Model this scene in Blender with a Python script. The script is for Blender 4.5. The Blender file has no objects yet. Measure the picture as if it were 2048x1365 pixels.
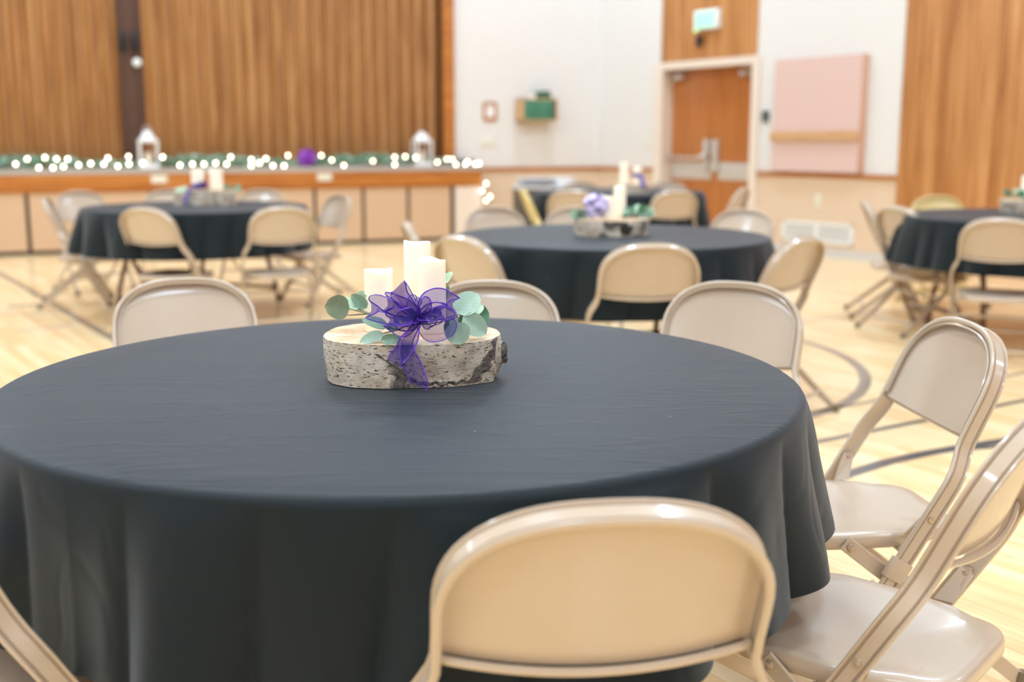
import bpy, bmesh, math, random
from mathutils import Vector, Matrix, noise
PI = math.pi
sc = bpy.context.scene
COL = sc.collection
rnd = random.Random(7)

# ------------------------------------------------------------------ camera, light, exposure
CAM_H, PITCH = 1.201, math.radians(10.19)
cd = bpy.data.cameras.new('camera'); cam = bpy.data.objects.new('camera', cd); COL.objects.link(cam)
cam.location = (0, 0, CAM_H); cam.rotation_euler = (PI/2 - PITCH, 0, 0)
cd.sensor_width = 36; cd.lens = 2242.4*36/2048; cd.clip_start = .05; cd.clip_end = 100
cd.dof.use_dof = True; cd.dof.focus_distance = 2.08; cd.dof.aperture_fstop = 2.2
cd.dof.aperture_blades = 0
sc.camera = cam
w = bpy.data.worlds.new('world'); sc.world = w; w.use_nodes = True
w.node_tree.nodes['Background'].inputs[0].default_value = (1, .97, .93, 1)
w.node_tree.nodes['Background'].inputs[1].default_value = .3
vs = sc.view_settings
vs.view_transform = 'Standard'; vs.look = 'None'; vs.gamma = 1; vs.use_curve_mapping = False
vs.exposure = 0.03
sc.cycles.use_denoising = True
sc.cycles.max_bounces = 8; sc.cycles.diffuse_bounces = 5; sc.cycles.glossy_bounces = 4
sc.cycles.transparent_max_bounces = 16
sc.cycles.sample_clamp_indirect = 6; sc.cycles.caustics_reflective = False; sc.cycles.caustics_refractive = False

# room frames: origin, angle about z; local x runs along the wall, local y goes INTO the wall
KS = .9253; SC = Matrix.Scale(KS, 4)
C0 = Vector((1.226, 15.948, 0))*KS                                     # far corner of the room
F_STAGE = SC @ Matrix.Translation((-5.782, 12.631, 0)) @ Matrix.Rotation(math.radians(22), 4, 'Z')
F_BACK = Matrix.Translation(C0) @ SC @ Matrix.Rotation(math.radians(22), 4, 'Z')
F_SIDE = SC @ Matrix.Translation((3.9206, 11.9527, 0)) @ Matrix.Rotation(math.radians(-56), 4, 'Z')
XB = (F_BACK.to_3x3() @ Vector((1, 0, 0))).normalized(); XS = (F_SIDE.to_3x3() @ Vector((1, 0, 0))).normalized()
ROOM_H = 6.2*KS
RH = 6.2
LIGHT_W = 94
for a in (1.5, 5.3, 9.1, 12.9):
    for b in (2.0, 6.6, 11.2, 15.8, 20.4):
        p = C0 - XB*a + XS*b
        ld = bpy.data.lights.new('gym_light', 'AREA'); ld.shape = 'SQUARE'; ld.size = .9; ld.energy = LIGHT_W
        ld.color = (.735, .94, 1.18)
        lo = bpy.data.objects.new('gym_light', ld); COL.objects.link(lo); lo.location = (p.x, p.y, ROOM_H-.12)

# ------------------------------------------------------------------ helpers
def srgb(r, g, b):
    f = lambda c: (c/255/12.92) if c/255 <= .04045 else ((c/255+.055)/1.055)**2.4
    return (f(r), f(g), f(b), 1)

class NT:
    def __init__(s, name):
        s.m = bpy.data.materials.new(name); s.m.use_nodes = True; s.t = s.m.node_tree
        s.b = s.t.nodes['Principled BSDF']; s.out = s.t.nodes['Material Output']
    def n(s, typ, **k):
        nd = s.t.nodes.new(typ)
        for a, v in k.items():
            if a.startswith('i_'):
                key = a[2:].replace('_', ' ')
                nd.inputs[int(key) if key.isdigit() else key].default_value = v
            else: setattr(nd, a, v)
        return nd
    def l(s, a, b): s.t.links.new(a, b)
    def ramp(s, fac, stops):
        r = s.n('ShaderNodeValToRGB'); e = r.color_ramp.elements
        while len(e) < len(stops): e.new(.5)
        for i, (p, c) in enumerate(stops): e[i].position = p; e[i].color = c
        s.l(fac, r.inputs[0]); return r
    def bump(s, h, strength, dist=.01):
        b = s.n('ShaderNodeBump'); b.inputs['Strength'].default_value = strength; b.inputs['Distance'].default_value = dist
        s.l(h, b.inputs['Height']); s.l(b.outputs[0], s.b.inputs['Normal']); return b

def plain(name, col, rough=.5, metal=0, bump=0, bscale=60, emis=None, estr=0, coat=0, spec=.5, var=.0, vscale=4):
    N = NT(name); b = N.b
    b.inputs['Base Color'].default_value = col; b.inputs['Roughness'].default_value = rough
    b.inputs['Metallic'].default_value = metal; b.inputs['Coat Weight'].default_value = coat
    b.inputs['Specular IOR Level'].default_value = spec
    if emis: b.inputs['Emission Color'].default_value = emis; b.inputs['Emission Strength'].default_value = estr
    tc = N.n('ShaderNodeTexCoord')
    if var:
        nz = N.n('ShaderNodeTexNoise', i_Scale=vscale, i_Detail=3.0); N.l(tc.outputs['Object'], nz.inputs['Vector'])
        r = N.ramp(nz.outputs[0], [(.3, tuple(c*(1-var) for c in col[:3])+(1,)), (.7, tuple(min(1, c*(1+var)) for c in col[:3])+(1,))])
        N.l(r.outputs[0], b.inputs['Base Color'])
    if bump:
        nz = N.n('ShaderNodeTexNoise', i_Scale=bscale, i_Detail=3.0); N.l(tc.outputs['Object'], nz.inputs['Vector'])
        N.bump(nz.outputs[0], bump)
    return N.m

def wood(name, c1, c2, c3, rough=.4, axis='Z', rot=0, scale=1, coat=0, big=0):
    """streaky wood; grain runs along `axis` of the world position turned by rot"""
    N = NT(name); geo = N.n('ShaderNodeNewGeometry')
    mp = N.n('ShaderNodeMapping'); mp.inputs['Rotation'].default_value = (0, 0, rot)
    s = {'Z': (30, 30, 1.2), 'X': (1.6, 34, 34), 'Y': (34, 1.6, 34)}[axis]
    vr = N.n('ShaderNodeMapping'); vr.inputs['Scale'].default_value = tuple(v*scale for v in s)
    N.l(geo.outputs['Position'], mp.inputs['Vector']); N.l(mp.outputs[0], vr.inputs['Vector'])
    nz = N.n('ShaderNodeTexNoise', i_Scale=1.0, i_Detail=5.0, i_Roughness=.6, i_Distortion=.6); N.l(vr.outputs[0], nz.inputs['Vector'])
    r = N.ramp(nz.outputs[0], [(.3, c1), (.5, c2), (.72, c3)])
    N.l(r.outputs[0], N.b.inputs['Base Color']); N.b.inputs['Roughness'].default_value = rough
    N.b.inputs['Coat Weight'].default_value = coat; N.b.inputs['Coat Roughness'].default_value = .12
    N.bump(nz.outputs[0], .08, .004)
    return N.m

class MB:
    """collects geometry; build() links it as ONE mesh object"""
    def __init__(s): s.v = []; s.f = []; s.mi = []; s.cur = 0
    def add(s, vs, fs):
        o = len(s.v); s.v += [tuple(v) for v in vs]; s.f += [tuple(i+o for i in f) for f in fs]; s.mi += [s.cur]*len(fs)
    def box(s, x0, x1, y0, y1, z0, z1, M=None, bev=0):
        if bev:
            bm = bmesh.new(); bmesh.ops.create_cube(bm, size=1)
            for v in bm.verts: v.co = Vector(((x0+x1)/2+v.co.x*(x1-x0), (y0+y1)/2+v.co.y*(y1-y0), (z0+z1)/2+v.co.z*(z1-z0)))
            bmesh.ops.bevel(bm, geom=bm.edges[:], offset=bev, segments=2, affect='EDGES', profile=.6)
            bm.verts.ensure_lookup_table()
            vs = [v.co.copy() for v in bm.verts]; fs = [[v.index for v in f.verts] for f in bm.faces]; bm.free()
        else:
            vs = [Vector(p) for p in ((x0,y0,z0),(x1,y0,z0),(x1,y1,z0),(x0,y1,z0),(x0,y0,z1),(x1,y0,z1),(x1,y1,z1),(x0,y1,z1))]
            fs = [(0,3,2,1),(4,5,6,7),(0,1,5,4),(1,2,6,5),(2,3,7,6),(3,0,4,7)]
        if M: vs = [M @ v for v in vs]
        s.add(vs, fs); return s
    def sweep(s, path, prof, binorm, closed=False, cap=True):
        """prof: (n, b) pairs; b along the fixed binormal, n = tangent x binormal. path must lie in the plane normal to binorm"""
        P = [Vector(p) for p in path]; BL = binorm if isinstance(binorm, list) else [Vector(binorm).normalized()]*len(P); k = len(prof); n = len(P); vs = []
        for i in range(n):
            t = (P[(i+1) % n]-P[i-1]) if closed else (P[min(i+1, n-1)]-P[max(i-1, 0)])
            t.normalize(); B = BL[i]; N = t.cross(B).normalized()
            for a, b in prof: vs.append(P[i]+N*a+B*b)
        fs = []
        for i in range(n if closed else n-1):
            j = (i+1) % n
            for q in range(k): fs.append((i*k+q, i*k+(q+1) % k, j*k+(q+1) % k, j*k+q))
        if cap and not closed: fs += [tuple(range(k))[::-1], tuple((n-1)*k+q for q in range(k))]
        s.add(vs, fs); return s
    def tube(s, path, r, seg=8, cap=True, flat=1.0):
        P = [Vector(p) for p in path]; n = len(P); vs = []; rr = r if isinstance(r, (list, tuple)) else [r]*n
        t0 = (P[1]-P[0]).normalized(); up = Vector((0, 0, 1)) if abs(t0.z) < .9 else Vector((1, 0, 0))
        N = t0.cross(up).normalized()
        for i in range(n):
            t = (P[min(i+1, n-1)]-P[max(i-1, 0)]).normalized()
            N = (N - t*N.dot(t)).normalized(); Bn = t.cross(N)
            for q in range(seg):
                a = 2*PI*q/seg; vs.append(P[i]+N*math.cos(a)*rr[i]+Bn*math.sin(a)*rr[i]*flat)
        fs = [(i*seg+q, i*seg+(q+1) % seg, (i+1)*seg+(q+1) % seg, (i+1)*seg+q) for i in range(n-1) for q in range(seg)]
        if cap: fs += [tuple(range(seg))[::-1], tuple((n-1)*seg+q for q in range(seg))]
        s.add(vs, fs); return s
    def lathe(s, prof, seg=24, c=(0, 0, 0), cap=True, axis=None):
        vs = []; C = Vector(c); R = Vector((0, 0, 1)).rotation_difference(Vector(axis)).to_matrix() if axis else Matrix.Identity(3)
        for r, z in prof:
            for q in range(seg):
                a = 2*PI*q/seg; vs.append(C + R @ Vector((r*math.cos(a), r*math.sin(a), z)))
        fs = [(i*seg+q, i*seg+(q+1) % seg, (i+1)*seg+(q+1) % seg, (i+1)*seg+q) for i in range(len(prof)-1) for q in range(seg)]
        if cap: fs += [tuple(range(seg))[::-1], tuple((len(prof)-1)*seg+q for q in range(seg))]
        s.add(vs, fs); return s
    def ball(s, c, r, seg=12, rings=8, sq=(1, 1, 1)):
        vs = []; C = Vector(c)
        for i in range(rings+1):
            th = PI*i/rings
            for q in range(seg):
                a = 2*PI*q/seg; vs.append(C+Vector((r*math.sin(th)*math.cos(a)*sq[0], r*math.sin(th)*math.sin(a)*sq[1], r*math.cos(th)*sq[2])))
        fs = [(i*seg+q, (i+1)*seg+q, (i+1)*seg+(q+1) % seg, i*seg+(q+1) % seg) for i in range(rings) for q in range(seg)]
        s.add(vs, fs); return s
    def mesh(s, name, smooth=True, angle=40):
        me = bpy.data.meshes.new(name); me.from_pydata(s.v, [], s.f); me.validate(); me.update()
        if smooth:
            me.shade_smooth() if hasattr(me, 'shade_smooth') else None
            try: me.set_sharp_from_angle(angle=math.radians(angle))
            except Exception: pass
        return me
    def build(s, name, mat, parent=None, smooth=True, angle=40, M=None):
        me = s.mesh(name, smooth, angle)
        ms = mat if isinstance(mat, (list, tuple)) else [mat]
        for m in ms: me.materials.append(m)
        if len(ms) > 1 and len(me.polygons) == len(s.mi):
            for p, i in zip(me.polygons, s.mi): p.material_index = i
        o = bpy.data.objects.new(name, me); COL.objects.link(o)
        if parent: o.parent = parent
        if M is not None: o.matrix_local = M
        return o

def tag(o, label=None, cat=None, group=None, kind=None):
    for k, v in (('label', label), ('category', cat), ('group', group), ('kind', kind)):
        if v: o[k] = v
    return o
def empty(name, loc=(0, 0, 0), rz=0, M=None):
    o = bpy.data.objects.new(name, None); COL.objects.link(o); o.empty_display_size = .1
    if M is not None: o.matrix_world = M
    else: o.location = loc; o.rotation_euler = (0, 0, rz)
    return o
def copy_tree(o, parent=None):
    c = o.copy(); COL.objects.link(c); c.parent = parent
    for ch in o.children: copy_tree(ch, c)
    return c
def at(F, x, y=0, z=0, rz=0): return F @ Matrix.Translation((x, y, z)) @ Matrix.Rotation(rz, 4, 'Z')
def inst(name, me, parent, M):
    o = bpy.data.objects.new(name, me); COL.objects.link(o); o.parent = parent; o.matrix_local = M; return o
def struct(mb, name, mat, M=None, smooth=False):
    return tag(mb.build(name, mat, None, smooth, M=M), kind='structure')

# ------------------------------------------------------------------ materials
M = {}
M['white'] = plain('white_painted_block', srgb(226, 222, 217), .6, bump=.15, bscale=120)
M['tan'] = plain('tan_wall_carpet', srgb(226, 200, 172), .9, bump=.5, bscale=200)
M['trimwood'] = wood('orange_oak_trim', srgb(150, 84, 30), srgb(184, 112, 46), srgb(205, 138, 68), .35, 'X', rot=math.radians(-22))
M['base_grey'] = plain('pale_grey_vinyl_base', srgb(205, 200, 196), .5)
M['ceil'] = plain('ceiling_white', srgb(235, 233, 230), .8)
M['partition'] = wood('walnut_partition_laminate', srgb(132, 82, 36), srgb(172, 116, 60), srgb(200, 150, 92), .4, 'Z', scale=.8)
M['part_dark'] = plain('dark_brown_vinyl', srgb(84, 52, 34), .5)
M['clad'] = [wood('oak_cladding_%d' % i, srgb(150+d, 92+d, 44+d), srgb(184+d, 124+d, 68+d), srgb(206+d, 150+d, 96+d), .4, 'Z', scale=.7) for i, d in enumerate((-12, -4, 3, 9))]
M['doorwood'] = wood('door_veneer', srgb(158, 90, 36), srgb(180, 108, 50), srgb(194, 124, 66), .3, 'Z', scale=.6, coat=.3)
M['cream'] = plain('cream_paint', srgb(232, 216, 200), .45)
M['steel'] = plain('brushed_steel', srgb(204, 196, 186), .45, metal=.25)
M['chrome'] = plain('polished_metal', srgb(215, 212, 208), .2, metal=.9)
M['black'] = plain('black_plastic', srgb(30, 30, 32), .4)
M['darkgrey'] = plain('dark_grey_plastic', srgb(90, 98, 102), .4)
M['whiteplastic'] = plain('white_plastic', srgb(238, 238, 236), .35)
M['ivory'] = plain('ivory_plastic', srgb(228, 224, 206), .4)
M['pinkboard'] = plain('pink_tack_fabric', srgb(222, 190, 180), .9, bump=.3, bscale=300)
M['pinkedge'] = plain('board_edge_wood', srgb(206, 160, 136), .5)
M['oak_light'] = wood('light_oak', srgb(190, 140, 92), srgb(212, 166, 116), srgb(224, 184, 138), .4, 'X', rot=math.radians(56))
M['greenglass'] = plain('green_cabinet_cloth', srgb(66, 124, 98), .5, var=.15, vscale=12)
M['green'] = plain('dark_green_felt', srgb(44, 96, 64), .7)
M['stagegrey'] = plain('grey_stage_carpet', srgb(176, 168, 160), .42, bump=.2)
M['stagepanel'] = plain('tan_stage_panel', srgb(206, 172, 140), .55, bump=.1)
M['gap'] = plain('dark_recess_paint', srgb(58, 50, 42), .8)
M['line'] = plain('court_line_paint_charcoal', srgb(84, 84, 88), .3, coat=.4)
M['linegrey'] = plain('court_line_paint_grey', srgb(138, 124, 112), .3, coat=.4)
M['linepale'] = plain('court_line_paint_pale', srgb(206, 186, 168), .3, coat=.4)

def maple(i, tint):
    N = NT('maple_floor_%d' % i); geo = N.n('ShaderNodeNewGeometry')
    mp = N.n('ShaderNodeMapping'); mp.inputs['Rotation'].default_value = (0, 0, math.radians(56))
    sc_ = N.n('ShaderNodeMapping'); sc_.inputs['Scale'].default_value = (1.5, 26, 1)
    N.l(geo.outputs['Position'], mp.inputs['Vector']); N.l(mp.outputs[0], sc_.inputs['Vector'])
    nz = N.n('ShaderNodeTexNoise', i_Scale=1.0, i_Detail=4.0, i_Distortion=.5); N.l(sc_.outputs[0], nz.inputs['Vector'])
    c = srgb(*tint)[:3]
    r = N.ramp(nz.outputs[0], [(.28, tuple(x*y for x, y in zip(c, (.86, .78, .66)))+(1,)), (.5, c+(1,)), (.75, tuple(min(1, x*1.06) for x in c)+(1,))])
    N.l(r.outputs[0], N.b.inputs['Base Color']); N.b.inputs['Roughness'].default_value = .3
    N.b.inputs['Coat Weight'].default_value = .35; N.b.inputs['Coat Roughness'].default_value = .1
    nb = N.n('ShaderNodeTexNoise', i_Scale=3.0, i_Detail=2.0); N.l(geo.outputs['Position'], nb.inputs['Vector']); N.bump(nb.outputs[0], .05, .01)
    return N.m
M['maple'] = [maple(i, t) for i, t in enumerate([(252, 222, 172), (249, 216, 163), (254, 229, 184), (253, 224, 176), (245, 209, 154)])]

def chair_paint(name, col, wear=True):
    N = NT(name); tc = N.n('ShaderNodeTexCoord')
    nz = N.n('ShaderNodeTexNoise', i_Scale=6.0, i_Detail=4.0); N.l(tc.outputs['Object'], nz.inputs['Vector'])
    r = N.ramp(nz.outputs[0], [(.3, tuple(c*.93 for c in col[:3])+(1,)), (.7, col)])
    mp = N.n('ShaderNodeMapping'); mp.inputs['Scale'].default_value = (30, 160, 60); N.l(tc.outputs['Object'], mp.inputs['Vector'])
    sn = N.n('ShaderNodeTexNoise', i_Scale=1.0, i_Detail=2.0); N.l(mp.outputs[0], sn.inputs['Vector'])
    sr = N.ramp(sn.outputs[0], [(.78, (0, 0, 0, 1)), (.80, (1, 1, 1, 1))])
    mx = N.n('ShaderNodeMix', data_type='RGBA'); N.l(sr.outputs[0], mx.inputs[0]); N.l(r.outputs[0], mx.inputs[6]); mx.inputs[7].default_value = tuple(c*.5 for c in col[:3])+(1,)
    N.l(mx.outputs[2], N.b.inputs['Base Color'])
    N.b.inputs['Roughness'].default_value = .3; N.b.inputs['Coat Weight'].default_value = .5; N.b.inputs['Coat Roughness'].default_value = .1
    nb = N.n('ShaderNodeTexNoise', i_Scale=260.0); N.l(tc.outputs['Object'], nb.inputs['Vector']); N.bump(nb.outputs[0], .04, .002)
    return N.m
M['chair'] = chair_paint('beige_enamel', srgb(198, 178, 157))
M['chair_y'] = chair_paint('yellowish_cream_enamel', srgb(224, 202, 140))
M['rubber'] = plain('grey_rubber', srgb(120, 104, 84), .7)
M['rivet'] = plain('rivet_metal', srgb(190, 170, 148), .25, metal=.4)

def cloth_mat():
    N = NT('charcoal_polyester'); b = N.b; tc = N.n('ShaderNodeTexCoord')
    b.inputs['Roughness'].default_value = .52; b.inputs['Specular IOR Level'].default_value = .20
    b.inputs['Sheen Weight'].default_value = .2; b.inputs['Sheen Roughness'].default_value = .45; b.inputs['Sheen Tint'].default_value = (.75, .85, 1, 1)
    nz = N.n('ShaderNodeTexNoise', i_Scale=1.6, i_Detail=2.0); N.l(tc.outputs['Object'], nz.inputs['Vector'])
    r = N.ramp(nz.outputs[0], [(.3, (.004, .009, .0115, 1)), (.7, (.007, .013, .016, 1))])
    vo = N.n('ShaderNodeTexVoronoi', i_Scale=9.0); N.l(tc.outputs['Object'], vo.inputs['Vector'])
    sp = N.ramp(vo.outputs['Distance'], [(.012, (1, 1, 1, 1)), (.02, (0, 0, 0, 1))])
    mx = N.n('ShaderNodeMix', data_type='RGBA'); N.l(sp.outputs[0], mx.inputs[0]); N.l(r.outputs[0], mx.inputs[6]); mx.inputs[7].default_value = (.5, .5, .5, 1)
    N.l(mx.outputs[2], b.inputs['Base Color'])
    # long soft creases + weave
    w1 = N.n('ShaderNodeMapping'); w1.inputs['Rotation'].default_value = (0, 0, .35); w1.inputs['Scale'].default_value = (1.2, 5.5, 2)
    N.l(tc.outputs['Object'], w1.inputs['Vector'])
    n1 = N.n('ShaderNodeTexNoise', i_Scale=1.6, i_Detail=3.0, i_Distortion=1.2); N.l(w1.outputs[0], n1.inputs['Vector'])
    rd = N.ramp(n1.outputs[0], [(.44, (0, 0, 0, 1)), (.5, (1, 1, 1, 1)), (.56, (0, 0, 0, 1))])
    n2 = N.n('ShaderNodeTexNoise', i_Scale=420.0, i_Detail=1.0); N.l(tc.outputs['Object'], n2.inputs['Vector'])
    gn = N.n('ShaderNodeNewGeometry'); sx = N.n('ShaderNodeSeparateXYZ'); N.l(gn.outputs['Normal'], sx.inputs[0])
    mu = N.n('ShaderNodeMath', operation='MULTIPLY'); N.l(rd.outputs[0], mu.inputs[0]); ab = N.n('ShaderNodeMath', operation='POWER'); aa_ = N.n('ShaderNodeMath', operation='ABSOLUTE'); N.l(sx.outputs[2], aa_.inputs[0]); N.l(aa_.outputs[0], ab.inputs[0]); ab.inputs[1].default_value = 8; N.l(ab.outputs[0], mu.inputs[1])
    b1 = N.n('ShaderNodeBump'); b1.inputs['Strength'].default_value = .17; b1.inputs['Distance'].default_value = .006; N.l(mu.outputs[0], b1.inputs['Height'])
    b2 = N.n('ShaderNodeBump'); b2.inputs['Strength'].default_value = .25; b2.inputs['Distance'].default_value = .001
    N.l(n2.outputs[0], b2.inputs['Height']); N.l(b1.outputs[0], b2.inputs['Normal']); N.l(b2.outputs[0], b.inputs['Normal'])
    return N.m
M['cloth'] = cloth_mat()
M['brownleg'] = plain('dark_brown_enamel', srgb(112, 76, 52), .4)
M['plywood'] = wood('table_plywood', srgb(120, 76, 44), srgb(150, 100, 60), srgb(170, 120, 80), .5, 'X')

def bark_mat(name, dark=.3, seed=0):
    """white birch bark: thin dark lenticels, grey rough patches"""
    N = NT(name); tc = N.n('ShaderNodeTexCoord')
    off = N.n('ShaderNodeMapping'); off.inputs['Location'].default_value = (seed*3.1, seed*1.7, seed); N.l(tc.outputs['Object'], off.inputs['Vector'])
    O = off.outputs[0]
    n1 = N.n('ShaderNodeTexNoise', i_Scale=14.0, i_Detail=6.0, i_Roughness=.65); N.l(O, n1.inputs['Vector'])
    base = N.ramp(n1.outputs[0], [(.25, srgb(150, 128, 104)), (.5, srgb(206, 192, 172)), (.7, srgb(236, 230, 220))])
    m2 = N.n('ShaderNodeMapping'); m2.inputs['Scale'].default_value = (80, 80, 330); N.l(O, m2.inputs['Vector'])
    n2 = N.n('ShaderNodeTexNoise', i_Scale=1.0, i_Detail=2.0, i_Distortion=.4); N.l(m2.outputs[0], n2.inputs['Vector'])
    len_ = N.ramp(n2.outputs[0], [(.60, (0, 0, 0, 1)), (.65, (1, 1, 1, 1))])
    n3 = N.n('ShaderNodeTexNoise', i_Scale=7.0, i_Detail=5.0, i_Distortion=1.0); N.l(O, n3.inputs['Vector'])
    pat = N.ramp(n3.outputs[0], [(.60-dark*.2, (0, 0, 0, 1)), (.68-dark*.2, (1, 1, 1, 1))])
    a = N.n('ShaderNodeMix', data_type='RGBA'); N.l(len_.outputs[0], a.inputs[0]); N.l(base.outputs[0], a.inputs[6]); a.inputs[7].default_value = srgb(62, 50, 42)
    n4 = N.n('ShaderNodeTexNoise', i_Scale=60.0, i_Detail=4.0); N.l(O, n4.inputs['Vector'])
    dk = N.ramp(n4.outputs[0], [(.35, srgb(44, 40, 38)), (.65, srgb(120, 112, 104))])
    b = N.n('ShaderNodeMix', data_type='RGBA'); N.l(pat.outputs[0], b.inputs[0]); N.l(a.outputs[2], b.inputs[6]); N.l(dk.outputs[0], b.inputs[7])
    N.l(b.outputs[2], N.b.inputs['Base Color']); N.b.inputs['Roughness'].default_value = .8
    ad = N.n('ShaderNodeMath', operation='ADD'); N.l(n4.outputs[0], ad.inputs[0]); N.l(pat.outputs[0], ad.inputs[1])
    N.bump(ad.outputs[0], .5, .004)
    return N.m
M['bark'] = bark_mat('birch_bark_fine', .12, 1)
M['bark_dark'] = bark_mat('birch_bark_knotty', .28, 6)
M['bark_white'] = bark_mat('birch_bark_white', .0, 9)
M['bark_grey'] = plain('rough_grey_bark', srgb(112, 102, 94), .9, bump=1.0, bscale=90, var=.4, vscale=30)
def rings():
    N = NT('cut_log_face'); tc = N.n('ShaderNodeTexCoord')
    mp = N.n('ShaderNodeMapping'); mp.inputs['Scale'].default_value = (.75, 1.1, 0.01); mp.inputs['Location'].default_value = (.08, 0, 0); N.l(tc.outputs['Object'], mp.inputs['Vector'])
    wv = N.n('ShaderNodeTexWave', wave_type='RINGS', rings_direction='Z', i_Scale=26.0, i_Distortion=3.0, i_Detail=2.0); N.l(mp.outputs[0], wv.inputs['Vector'])
    nz = N.n('ShaderNodeTexNoise', i_Scale=9.0, i_Detail=4.0); N.l(tc.outputs['Object'], nz.inputs['Vector'])
    r1 = N.ramp(nz.outputs[0], [(.3, srgb(196, 152, 108)), (.5, srgb(226, 196, 160)), (.68, srgb(240, 226, 206))])
    r2 = N.ramp(wv.outputs[0], [(.0, (.82, .72, .62, 1)), (.35, (1, 1, 1, 1))])
    mx = N.n('ShaderNodeMix', data_type='RGBA', blend_type='MULTIPLY'); mx.inputs[0].default_value = .7
    N.l(r1.outputs[0], mx.inputs[6]); N.l(r2.outputs[0], mx.inputs[7]); N.l(mx.outputs[2], N.b.inputs['Base Color'])
    N.b.inputs['Roughness'].default_value = .65; N.bump(wv.outputs[0], .15, .002)
    return N.m
M['rings'] = rings()
def wax():
    N = NT('ivory_candle_wax'); b = N.b
    b.inputs['Base Color'].default_value = (.95, .88, .76, 1); b.inputs['Roughness'].default_value = .45
    b.inputs['Subsurface Weight'].default_value = .4; b.inputs['Subsurface Radius'].default_value = (.03, .018, .01); b.inputs['Subsurface Scale'].default_value = .5
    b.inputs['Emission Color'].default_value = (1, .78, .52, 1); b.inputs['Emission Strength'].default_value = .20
    return N.m
M['wax'] = wax()
M['wick'] = plain('candle_flame', (1, .7, .3, 1), .5, emis=(1, .66, .3, 1), estr=4)
M['bulb'] = plain('fairy_bulb', (1, .9, .8, 1), .3, emis=(1, .84, .70, 1), estr=14)
M['cordgreen'] = plain('pale_green_wire', srgb(190, 196, 180), .5)
def leafm(name, c1, c2):
    N = NT(name); tc = N.n('ShaderNodeTexCoord'); b = N.b
    nz = N.n('ShaderNodeTexNoise', i_Scale=25.0, i_Detail=3.0); N.l(tc.outputs['Object'], nz.inputs['Vector'])
    r = N.ramp(nz.outputs[0], [(.3, c1), (.7, c2)]); N.l(r.outputs[0], b.inputs['Base Color'])
    b.inputs['Roughness'].default_value = .55; b.inputs['Sheen Weight'].default_value = .2
    mp = N.n('ShaderNodeMapping'); mp.inputs['Scale'].default_value = (1, 1, 1); N.l(tc.outputs['Object'], mp.inputs['Vector'])
    wv = N.n('ShaderNodeTexWave', i_Scale=70.0, i_Distortion=2.0, bands_direction='DIAGONAL'); N.l(mp.outputs[0], wv.inputs['Vector']); N.bump(wv.outputs[0], .08, .001)
    return N.m
M['leaf'] = [leafm('eucalyptus_pale', srgb(142, 172, 152), srgb(172, 198, 178)), leafm('eucalyptus_mid', srgb(106, 142, 116), srgb(142, 172, 148)),
             leafm('eucalyptus_deep', srgb(52, 104, 70), srgb(84, 132, 98)), leafm('eucalyptus_olive', srgb(92, 106, 76), srgb(120, 132, 100)),
             leafm('eucalyptus_light_green', srgb(166, 200, 168), srgb(196, 222, 192))]
M['stem'] = plain('grey_green_stem', srgb(140, 142, 116), .6)
def organza(name, col, alpha):
    N = NT(name); b = N.b; b.inputs['Base Color'].default_value = col; b.inputs['Roughness'].default_value = .35
    b.inputs['Sheen Weight'].default_value = .5
    tr = N.n('ShaderNodeBsdfTransparent'); tr.inputs[0].default_value = (.90, .84, .95, 1); tl = N.n('ShaderNodeBsdfTranslucent'); tl.inputs[0].default_value = col
    m1 = N.n('ShaderNodeMixShader'); m1.inputs[0].default_value = .4; N.l(b.outputs[0], m1.inputs[1]); N.l(tl.outputs[0], m1.inputs[2])
    m2 = N.n('ShaderNodeMixShader'); m2.inputs[0].default_value = alpha; N.l(tr.outputs[0], m2.inputs[1]); N.l(m1.outputs[0], m2.inputs[2])
    N.l(m2.outputs[0], N.out.inputs[0]); return N.m
M['organza'] = organza('purple_organza', srgb(62, 48, 160), .44)
M['organza_edge'] = plain('purple_satin_edge', srgb(112, 62, 200), .25)
M['ribbon'] = plain('violet_ribbon', srgb(140, 60, 176), .4, var=.3, vscale=30)
M['ribbon_dk'] = plain('indigo_ribbon', srgb(82, 62, 150), .4, var=.2, vscale=30)
M['lilac'] = plain('lilac_tulle', srgb(220, 206, 242), .7, var=.12, vscale=30)
def glass():
    N = NT('lantern_glass'); tr = N.n('ShaderNodeBsdfTransparent'); gl = N.n('ShaderNodeBsdfGlossy'); gl.inputs['Roughness'].default_value = .1
    mx = N.n('ShaderNodeMixShader'); mx.inputs[0].default_value = .12; N.l(tr.outputs[0], mx.inputs[1]); N.l(gl.outputs[0], mx.inputs[2]); N.l(mx.outputs[0], N.out.inputs[0]); return N.m
M['glass'] = glass()
M['exit'] = plain('lit_exit_face', srgb(200, 255, 232), .4, emis=(.30, 1, .66, 1), estr=.28)
M['exit_letter'] = plain('lit_exit_letters', srgb(80, 200, 140), .4, emis=(.2, .85, .5, 1), estr=.4)
M['led'] = plain('green_led', (.2, 1, .3, 1), .4, emis=(.3, 1, .35, 1), estr=3)
M['plasticwrap'] = plain('clear_wrap', srgb(246, 245, 248), .15, spec=.8)

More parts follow.
